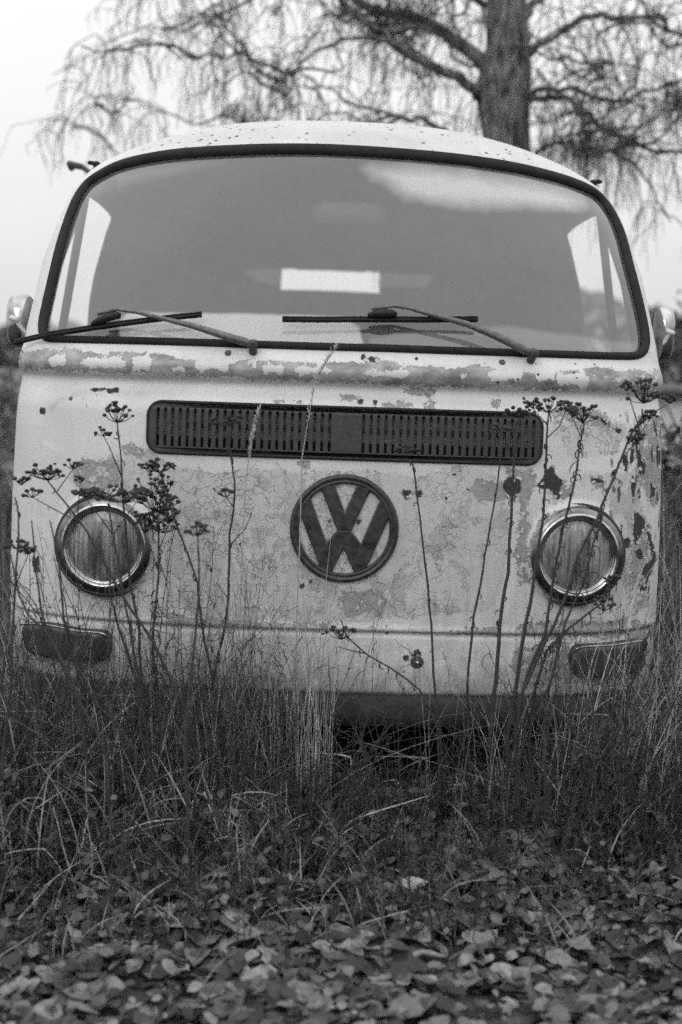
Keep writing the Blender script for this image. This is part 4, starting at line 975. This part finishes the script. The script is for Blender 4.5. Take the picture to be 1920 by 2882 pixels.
weed('short blurred weed with small seed head nearest the camera', [(557, 1500), (560, 1560), (560, 1673), (551, 1777), (539, 1882), (533, 1955), (520, 2100)], 2.98, [(557, 1508, 66, 38, 12)], [], 6, .0026)
weed('bushy dried weed with dense dark tuft right of the left headlight', [(441, 1440), (447, 1490), (447, 1612), (429, 1796), (441, 1918), (450, 2050)], 3.24,
     [(441, 1440, 100, 60, 15), (430, 1470, 110, 40, 15), (460, 1500, 90, 50, 13), (470, 1430, 60, 60, 12), (425, 1400, 90, 60, 12)], [([(447, 1560), (480, 1470)], (50, 40, 10)), ([(447, 1600), (410, 1500)], (50, 40, 10))], 60, .0030, .03)
weed('dried weed arching its wide seed head over the left headlight rim', [(306, 1415), (306, 1428), (333, 1582), (343, 1649), (367, 1765), (380, 1857), (398, 1955), (415, 2080)], 3.18,
     [(300, 1400, 175, 26, 26), (350, 1415, 140, 26, 18)], [([(315, 1480), (240, 1400)], (60, 22, 10)), ([(320, 1500), (390, 1405)], (50, 22, 8))], 10, .0028)
weed('slender dark weed with faint seed head in front of the left vent', [(637, 1220), (643, 1233), (661, 1361), (658, 1428), (646, 1502), (646, 1569), (643, 1686), (634, 1765), (612, 1857), (594, 1949), (590, 2080)], 3.36,
     [(637, 1200, 100, 34, 12)], [([(643, 1430), (637, 1400)], (46, 20, 5)), ([(646, 1540), (690, 1490), (710, 1440)], None), ([(640, 1700), (610, 1640)], None)], 8, .0028)
weed('bare dark stem forking below the left headlight', [(309, 1600), (309, 1675), (332, 1762), (367, 1867), (386, 1921), (408, 2026), (420, 2120)], 3.28, [], [([(332, 1762), (350, 1790), (372, 1880)], None)], 10, .0033)
weed('bare stem crossing the left indicator', [(30, 1560), (54, 1675), (77, 1727), (128, 1778), (153, 1819), (191, 1886), (220, 1969), (265, 2049), (300, 2130)], 3.12, [], [([(128, 1778), (100, 1700), (40, 1620)], None)], 4, .0036, rtop=.0016)
weed('thin bare stem between left indicator and headlight', [(141, 1465), (165, 1582), (172, 1656), (179, 1739), (198, 1822), (223, 1905), (271, 1985), (319, 2026), (380, 2110)], 3.16, [], [([(198, 1822), (185, 1700), (150, 1560)], None)], 4, .0030)
weed('thin bare stem rising over the left indicator top', [(89, 1465), (96, 1530), (100, 1600), (118, 1730), (143, 1793), (170, 1860), (210, 1960), (240, 2080)], 3.14, [], [], 3, .0026)
weed('upright blackish weed at the left edge of the van', [(42, 1400), (52, 1450), (50, 1551), (43, 1650), (33, 1809), (30, 1937), (19, 2033), (8, 2144), (5, 2200)], 3.10, [(50, 1545, 70, 24, 8)], [([(50, 1640), (80, 1560)], (46, 26, 8)), ([(48, 1660), (20, 1620)], None)], 20, .0030)
weed('curving dark stem in front of the right emblem side', [(1138, 1290), (1162, 1306), (1174, 1398), (1187, 1502), (1196, 1582), (1205, 1649), (1214, 1753), (1220, 1894), (1229, 1992), (1240, 2080)], 3.38,
     [(1150, 1275, 70, 20, 9)], [], 10, .0022)
[weed('leafy tangle on thin stem below the emblem', [(960, 1745), (975, 1790), (1030, 1840), (1100, 1880), (1180, 1940), (1230, 2040)], 3.34, [(960, 1800, 80, 36, 10)], [([(1030, 1840), (985, 1830), (950, 1820)], None)], 14, .0018)]
weed('lone dark stem bowing left between emblem and right headlight', [(1416, 1200), (1401, 1355), (1382, 1465), (1364, 1563), (1352, 1649), (1333, 1735), (1321, 1857), (1315, 1955), (1318, 2060)], 3.40, [(1416, 1215, 70, 22, 9)], [], 9, .0024)
weed('tall weed with seed head above the right vent end', [(1462, 1165), (1462, 1190), (1447, 1288), (1441, 1398), (1434, 1520), (1431, 1612), (1413, 1710), (1404, 1814), (1398, 1906), (1385, 2000), (1380, 2080)], 3.36,
     [(1462, 1175, 84, 32, 13)], [([(1447, 1290), (1400, 1190)], None)], 26, .0040)
weed('tall weed with two seed heads above the right headlight', [(1545, 1159), (1539, 1233), (1536, 1343), (1529, 1459), (1514, 1551), (1499, 1661), (1480, 1753), (1459, 1888), (1444, 1986), (1430, 2080)], 3.30,
     [(1545, 1162, 74, 40, 12)], [([(1541, 1240), (1575, 1200), (1592, 1155)], (34, 30, 6)), ([(1543, 1200), (1500, 1150)], (44, 28, 6))], 34, .0038)
weed('weed leaning over the right headlight with dense seed head', [(1640, 1185), (1643, 1200), (1630, 1263), (1615, 1367), (1584, 1490), (1566, 1582), (1548, 1692), (1535, 1784), (1486, 1894), (1460, 2000), (1450, 2090)], 3.27,
     [(1640, 1190, 90, 50, 16)], [([(1636, 1230), (1612, 1175)], (34, 26, 6))], 46, .0030, .028)
weed('tallest leaning weed reaching the right windscreen corner', [(1808, 1150), (1808, 1170), (1780, 1214), (1750, 1288), (1707, 1392), (1682, 1459), (1633, 1551), (1603, 1649), (1560, 1759), (1511, 1857), (1468, 1955), (1450, 2070)], 3.24,
     [(1812, 1135, 86, 64, 22)], [([(1760, 1268), (1800, 1225), (1828, 1180)], (36, 26, 7)), ([(1740, 1310), (1790, 1250)], (50, 40, 10)), ([(1790, 1195), (1765, 1100)], (34, 24, 6)), ([(1780, 1214), (1840, 1160), (1885, 1135)], (44, 20, 6))], 50, .0030, .03)
weed('low curled weed beside the right headlight rim', [(1695, 1429), (1690, 1480), (1660, 1570), (1640, 1650), (1591, 1753), (1566, 1857), (1540, 1960), (1530, 2080)], 3.20, [(1700, 1720, 60, 40, 8)], [], 50, .0024, .03)
weed('broken weed bent over the right indicator', [(1720, 1640), (1690, 1700), (1600, 1770), (1540, 1830), (1500, 1960), (1490, 2080)], 3.32, [], [([(1690, 1700), (1720, 1640)], (50, 20, 5))], 30, .0028, .03)
weed('dark weed in front of the right indicator end', [(1830, 1770), (1800, 1850), (1770, 1950), (1760, 2080)], 3.25, [], [], 40, .0024, .04)
# two pale grass stalks with feathery plume
for lab, st, d in (('pale feathery grass plume before the left vent', [(733, 1145), (722, 1180), (712, 1230), (700, 1290), (690, 1400), (680, 1600), (672, 1900), (670, 2100)], 3.34),
                   ('thin pale grass stalk crossing the windscreen rubber', [(950, 975), (925, 1010), (885, 1080), (865, 1200), (850, 1290), (845, 1500), (835, 1750), (830, 2100)], 3.36)):
    P_ = [at(x, y, d) for x, y in st][::-1]; o = empty('plumed_grass', P_[0], lab, 'grass stalk'); off = -P_[0]
    MB().tube([p + off for p in P_], [.0016] * 4 + [.001] * 4, 5).build('stem', simple('straw', .30, .7), o)
    m = MB()
    for _ in range(70):
        i = rnd.choice((4, 5, 6)); p = (P_[i].lerp(P_[i + 1], rnd.random())) + off; e = p + Vector((rnd.uniform(-.006, .006), rnd.uniform(-.004, .004), rnd.uniform(.006, .018))); m.tube([p, p.lerp(e, .5), e], [.0008, .0015, .0004], 4)
    m.build('plume', simple('straw_plume', .34, .7), o)
# ================================================================ birch-like tree behind the van
TD = 9.0; SC = .75; KT = TD / FPX
def tp(px, py, dd=0): return at(px, py, TD + dd)
base = Vector((tp(1432, 2200).x, TD, float(gz(tp(1432, 300).x, TD))))
tree = empty('bare_tree', base, 'large bare weeping tree with gnarled trunk standing behind the van roof', 'tree'); off = -base
tr = MB(); P_ = [(base.x + .02, TD, base.z - .1), (base.x + .01, TD, base.z + .5)] + [tuple(tp(x, y)) for x, y in ((1440, 700), (1434, 500), (1430, 410), (1420, 330), (1415, 260), (1424, 200), (1428, 140), (1425, 60), (1424, -20), (1430, -200), (1440, -500), (1460, -900))]
RR = [.36, .28, .21, .19, .182, .196, .222, .20, .172, .158, .150, .14, .11, .06]
tr.tube([Vector(p) + off for p in P_], [r * SC for r in RR], 20)
for i, v in enumerate(tr.v): k = i % 20; tr.v[i] = v + Vector((math.sin(k * 2.3 + v.z * 2) * .012, math.cos(k * 3.1) * .012, 0))
def bark_mat():
    q = NT('tree_bark'); o = q.obj(); n = q.noise(o, 9, 8, .7, (2.2, 2.2, .6), .8); q.grey(q.rng(n, .40, .62, .03, .34)); q.b.inputs['Roughness'].default_value = .95; q.bump(n, 1., .05); return q.m
M_trunk = bark_mat(); tr.build('trunk', M_trunk, tree)
BR = [([(1358, 262), (1330, 248), (1264, 208), (1180, 169), (1095, 117), (1040, 70), (965, 13), (930, -40)], .075, .03, 0, -.6),
      ([(1400, 240), (1370, 190), (1303, 130), (1225, 78), (1160, 45), (1063, 32), (980, -20)], .10, .05, 0, .5),
      ([(1475, 160), (1524, 117), (1590, 81), (1668, 46), (1765, 49), (1856, 42), (1876, 78), (1920, 101), (1990, 130)], .055, .016, 0, -.8),
      ([(1480, 275), (1524, 250), (1590, 250), (1681, 276), (1746, 286), (1843, 254), (1920, 228), (2000, 200)], .040, .014, 0, .4),
      ([(1480, 290), (1550, 272), (1609, 280), (1674, 345), (1746, 390), (1811, 413), (1920, 429), (2010, 440)], .042, .018, 0, -.5),
      ([(1609, 280), (1642, 325), (1645, 377), (1655, 416)], .022, .016, -.3, -.4), ([(1655, 430), (1740, 420), (1775, 395), (1850, 330), (1930, 310)], .018, .010, -.4, -.6),
      ([(1470, 470), (1531, 416), (1557, 403), (1590, 410), (1640, 442)], .030, .022, 0, -.4), ([(1400, 480), (1280, 400), (1232, 361), (1173, 328), (1115, 325), (1040, 348), (960, 380)], .05, .015, 0, -.6),
      ([(1095, 117), (1000, 108), (893, 140), (823, 217), (759, 185), (663, 153), (561, 166), (500, 170)], .026, .008, -.4, -.9), ([(1040, 40), (1000, 26), (918, 45), (874, 108), (800, 200), (790, 280)], .02, .007, -.4, -.2),
      ([(823, 217), (800, 300), (775, 340)], .010, .005, -.7, -.7),
      ([(930, -60), (780, -40), (606, 45), (555, 70), (510, 89), (421, 70), (300, 120), (150, 210)], .022, .006, .3, 1.2), ([(720, 360), (625, 325), (549, 351), (472, 319), (395, 281), (287, 274), (242, 306), (191, 376)], .016, .006, .5, 1.4),
      ([(1000, 420), (820, 390), (720, 350)], .02, .015, .3, .5),
      ([(1440, 60), (1300, -20), (1275, -100)], .04, .03, .0, .3), ([(1303, 130), (1280, 70), (1275, 0), (1250, -80)], .02, .014, .2, .4), ([(1360, 60), (1340, -30), (1350, -120)], .02, .015, 0, .3),
      ([(1470, 60), (1520, 0), (1560, -60), (1700, -140), (1900, -160)], .05, .02, 0, .5), ([(1430, -180), (1200, -260), (900, -240), (640, -150), (480, -40)], .06, .008, 0, 1.),
      ([(1430, -150), (1100, -130), (800, -90), (560, -30)], .05, .008, 0, -1.), ([(1668, 46), (1700, 120), (1730, 180), (1740, 250)], .012, .006, -.5, -.5), ([(1590, 81), (1640, 150), (1700, 220), (1790, 250)], .012, .006, -.4, .1)]
BRP = []
for L, r0, r1, d0, d1 in BR:
    r0 *= SC * .74; r1 *= SC * .72; d0 *= SC; d1 *= SC
    k = len(L); pts = [tp(x, y, d0 + (d1 - d0) * i / (k - 1)) for i, (x, y) in enumerate(L)]
    fin = [pts[0]]
    for i in range(k - 1):
        for t in (.33, .66, 1): fin.append(pts[i].lerp(pts[i + 1], t) + (Vector((rnd.gauss(0, .012), rnd.gauss(0, .02), rnd.gauss(0, .012))) if t < 1 else Vector()))
    kk = len(fin); m = MB(); m.tube([p + off for p in fin], [r0 + (r1 - r0) * (i / (kk - 1)) ** .8 for i in range(kk)], 8); m.build('branch', M_trunk, tree); BRP.append((fin, r1))
for fin, r1 in list(BRP):      # crooked secondary limbs
    for _ in range(2 if len(fin) > 8 else 1):
        if fin[0].x < tp(700, 0).x: continue
        p = fin[rnd.randrange(2, len(fin) - 1)]; q_ = [p]; a = rnd.choice((0, math.pi)) + rnd.gauss(0, .5); e = rnd.uniform(-.5, .7); L_ = rnd.uniform(.4, .9)
        for k in range(8): q_.append(q_[-1] + Vector((math.cos(a) * math.cos(e), math.sin(a) * math.cos(e), math.sin(e))) * L_ / 8); e += rnd.gauss(-.04, .38); a += rnd.gauss(0, .3)
        m = MB(); m.tube([x + off for x in q_], [.0105 * (1 - .07 * i) for i in range(9)], 6); m.build('branch', M_trunk, tree); BRP.append((q_, .004))
tw = MB()
def twig(p, L, az, droop, r=.0035, sub=2, elev=.4):
    q = [p]; e = elev; n = 7; L *= SC if sub == 2 or L > .3 else 1
    for k in range(n):
        u = Vector((math.cos(az) * math.cos(e), math.sin(az) * math.cos(e), math.sin(e))); q.append(q[-1] + u * (L / n)); e = max(e - droop * rnd.uniform(.2, 1.6), -1.35) + rnd.gauss(0, .16); az += rnd.gauss(0, .55)
    tw.tube([x + off for x in q], [r * (1 - .65 * i / n) for i in range(n + 1)], 3, False)
    if sub > 0:
        for _ in range(2 if sub > 1 else 2): i = rnd.randrange(1, n); twig(q[i], L * rnd.uniform(.3, .6), az + rnd.uniform(-1.2, 1.2), droop * 1.2, r * .7, sub - 1, e * .5)
for fin, r1 in BRP:
    for i in range(2, len(fin)):
        for _ in range(rnd.choice((0, 1, 1, 2))):
            twig(fin[i].lerp(fin[i - 1], rnd.random()), rnd.uniform(.35, 1.3), rnd.uniform(0, 6.28), rnd.uniform(.15, .55), rnd.uniform(.0025, .006), 2, rnd.uniform(-.4, .9))
for _ in range(150):      # long weeping strands
    u = rnd.random() ** .52; px = 230 + 1750 * u; py = rnd.uniform(-330, 250) if rnd.random() < .6 else rnd.uniform(-300, -40)
    if px < 700: py = rnd.uniform(-300, -60)
    d = rnd.uniform(-1.2, 1.8); twig(tp(px, py, d), rnd.uniform(.3, .95), rnd.uniform(0, 6.28), rnd.uniform(.12, .6), rnd.uniform(.0022, .0045) * (.45 if px < 800 else 1), 2, rnd.uniform(-.6, .6))
tag(tw.build('twigs', M_twig, tree, False), kind='stuff')
for px, py, R0, n in ((612, 62, .10, 70), (1085, 55, .22, 420), (1180, 60, .22, 260), (985, 30, .15, 120), (1185, 205, .11, 80), (690, 330, .17, 170), (1680, 187, .05, 50), (1655, 430, .13, 260), (1895, 290, .20, 240), (1820, 40, .08, 40), (780, 30, .07, 40)):
    m = MB(); c = tp(px, py) + off; R0 *= SC; n = int(n * .45)
    for _ in range(n):
        p = c + Vector((rnd.gauss(0, R0 * .45), rnd.gauss(0, R0 * .4), rnd.gauss(0, R0 * .35))); a = rnd.uniform(0, 6.28); e = rnd.uniform(-.9, 1.2); q = [p]
        for k in range(4): q.append(q[-1] + Vector((math.cos(a) * math.cos(e), math.sin(a) * math.cos(e), math.sin(e))) * R0 * .28); a += rnd.gauss(0, .5); e += rnd.gauss(0, .4)
        m.tube(q, [.004, .0035, .003, .0025, .0015], 3, False)
    m.build('twig_cluster', M_twig, tree, False)
# ================================================================ distant hedge, bushes, shed
def bush(name, label, cx, cy, r, h, n, sz, tone, cat='bush'):
    g = float(gz(cx, cy)); o = empty(name, (cx, cy, g), label, cat)
    k = n; th = U_(0, 6.28, k); rr_ = r * np.sqrt(U_(0, 1, k)); zz = U_(.02, 1, k) ** .8 * h * (1 - (rr_ / r) ** 2 * .55) * (.75 + .25 * np.sin(th * 3 + cx))
    P = np.stack([rr_ * np.cos(th), rr_ * np.sin(th), zz], 1); Vl, Fl, Tl = leaves(P, U_(sz * .6, sz * 1.4, k), U_(0, 1, k), .9)
    me = mesh_np(Vl, Fl); a_ = me.attributes.new('tone', 'FLOAT', 'POINT'); a_.data.foreach_set('value', Tl.astype(np.float32)); link('foliage', me, veg_mat('bush_leaf', tone * .4, tone * 1.5), o)
    m = MB()
    for _ in range(14): a = rnd.uniform(0, 6.28); m.tube([(0, 0, 0), (r * .3 * math.cos(a), r * .3 * math.sin(a), h * .45), (r * .7 * math.cos(a), r * .7 * math.sin(a), h * .8)], [.02, .012, .005], 5)
    m.build('stems', M_twig, o); return o
x = at(1905, 1000, 12).x
bush('hedge_bush', 'dark round bush seen beyond the right door mirror', x + .25, 12.5, .75, 1.72, 3200, .06, .06)
bush('hedge_bush', 'low dark shrub beyond the van right corner', at(1915, 1000, 8).x + .3, 8.2, .6, 1.12, 2600, .05, .05)
bush('hedge_bush', 'low ragged scrub beyond the left door mirror', at(5, 1000, 16).x - .3, 16, .9, 1.45, 2600, .06, .10)
bush('hedge_bush', 'grey thicket behind the van left side', at(10, 1000, 9).x - .45, 9.2, .65, .8, 1800, .05, .12)
sx = at(1905, 1120, 11)
o = empty('shed', (sx.x + .95, 11, -.12), 'low pale shed glimpsed beyond the van right corner', 'shed'); MB().box((0, 0, .62), (1.2, .8, .42)).build('wall', simple('pale_board', .62, .7, var=.1, scale=3), o)
MB().box((0, 0, 1.06), (1.3, .9, .02)).build('roof', simple('felt', .10, .8), o)
for i, (bx_, by_, r_, h_) in enumerate(((-5.5, -9, 2.6, 3.8), (1.0, -12, 3.0, 4.6), (7.5, -8, 2.4, 3.4))):  # unseen thickets added behind the camera to darken chrome and lower body
    bush('hedge_bush', ('unseen thicket added to darken the left lamp trim', 'unseen thicket added to darken the chrome and lower van nose', 'unseen thicket added to darken the right lamp trim')[i], bx_, by_, r_, h_, 3000, .22, .05)
# woodland edge far off
k = 9000; x = U_(-120, 120, k); y = 95 + U_(-3, 3, k); z = .3 + U_(0, 1, k) ** .7 * (3.0 + 1.0 * np.sin(x * .11) + .7 * np.sin(x * .37 + 2))
Vl, Fl, Tl = leaves(np.stack([x, y, z], 1), U_(.7, 1.6, k), U_(0, 1, k), .9); me = mesh_np(Vl, Fl); a_ = me.attributes.new('tone', 'FLOAT', 'POINT'); a_.data.foreach_set('value', Tl.astype(np.float32))
tag(link('distant_woodland', me, veg_mat('wood_leaf', .08, .2)), kind='stuff')
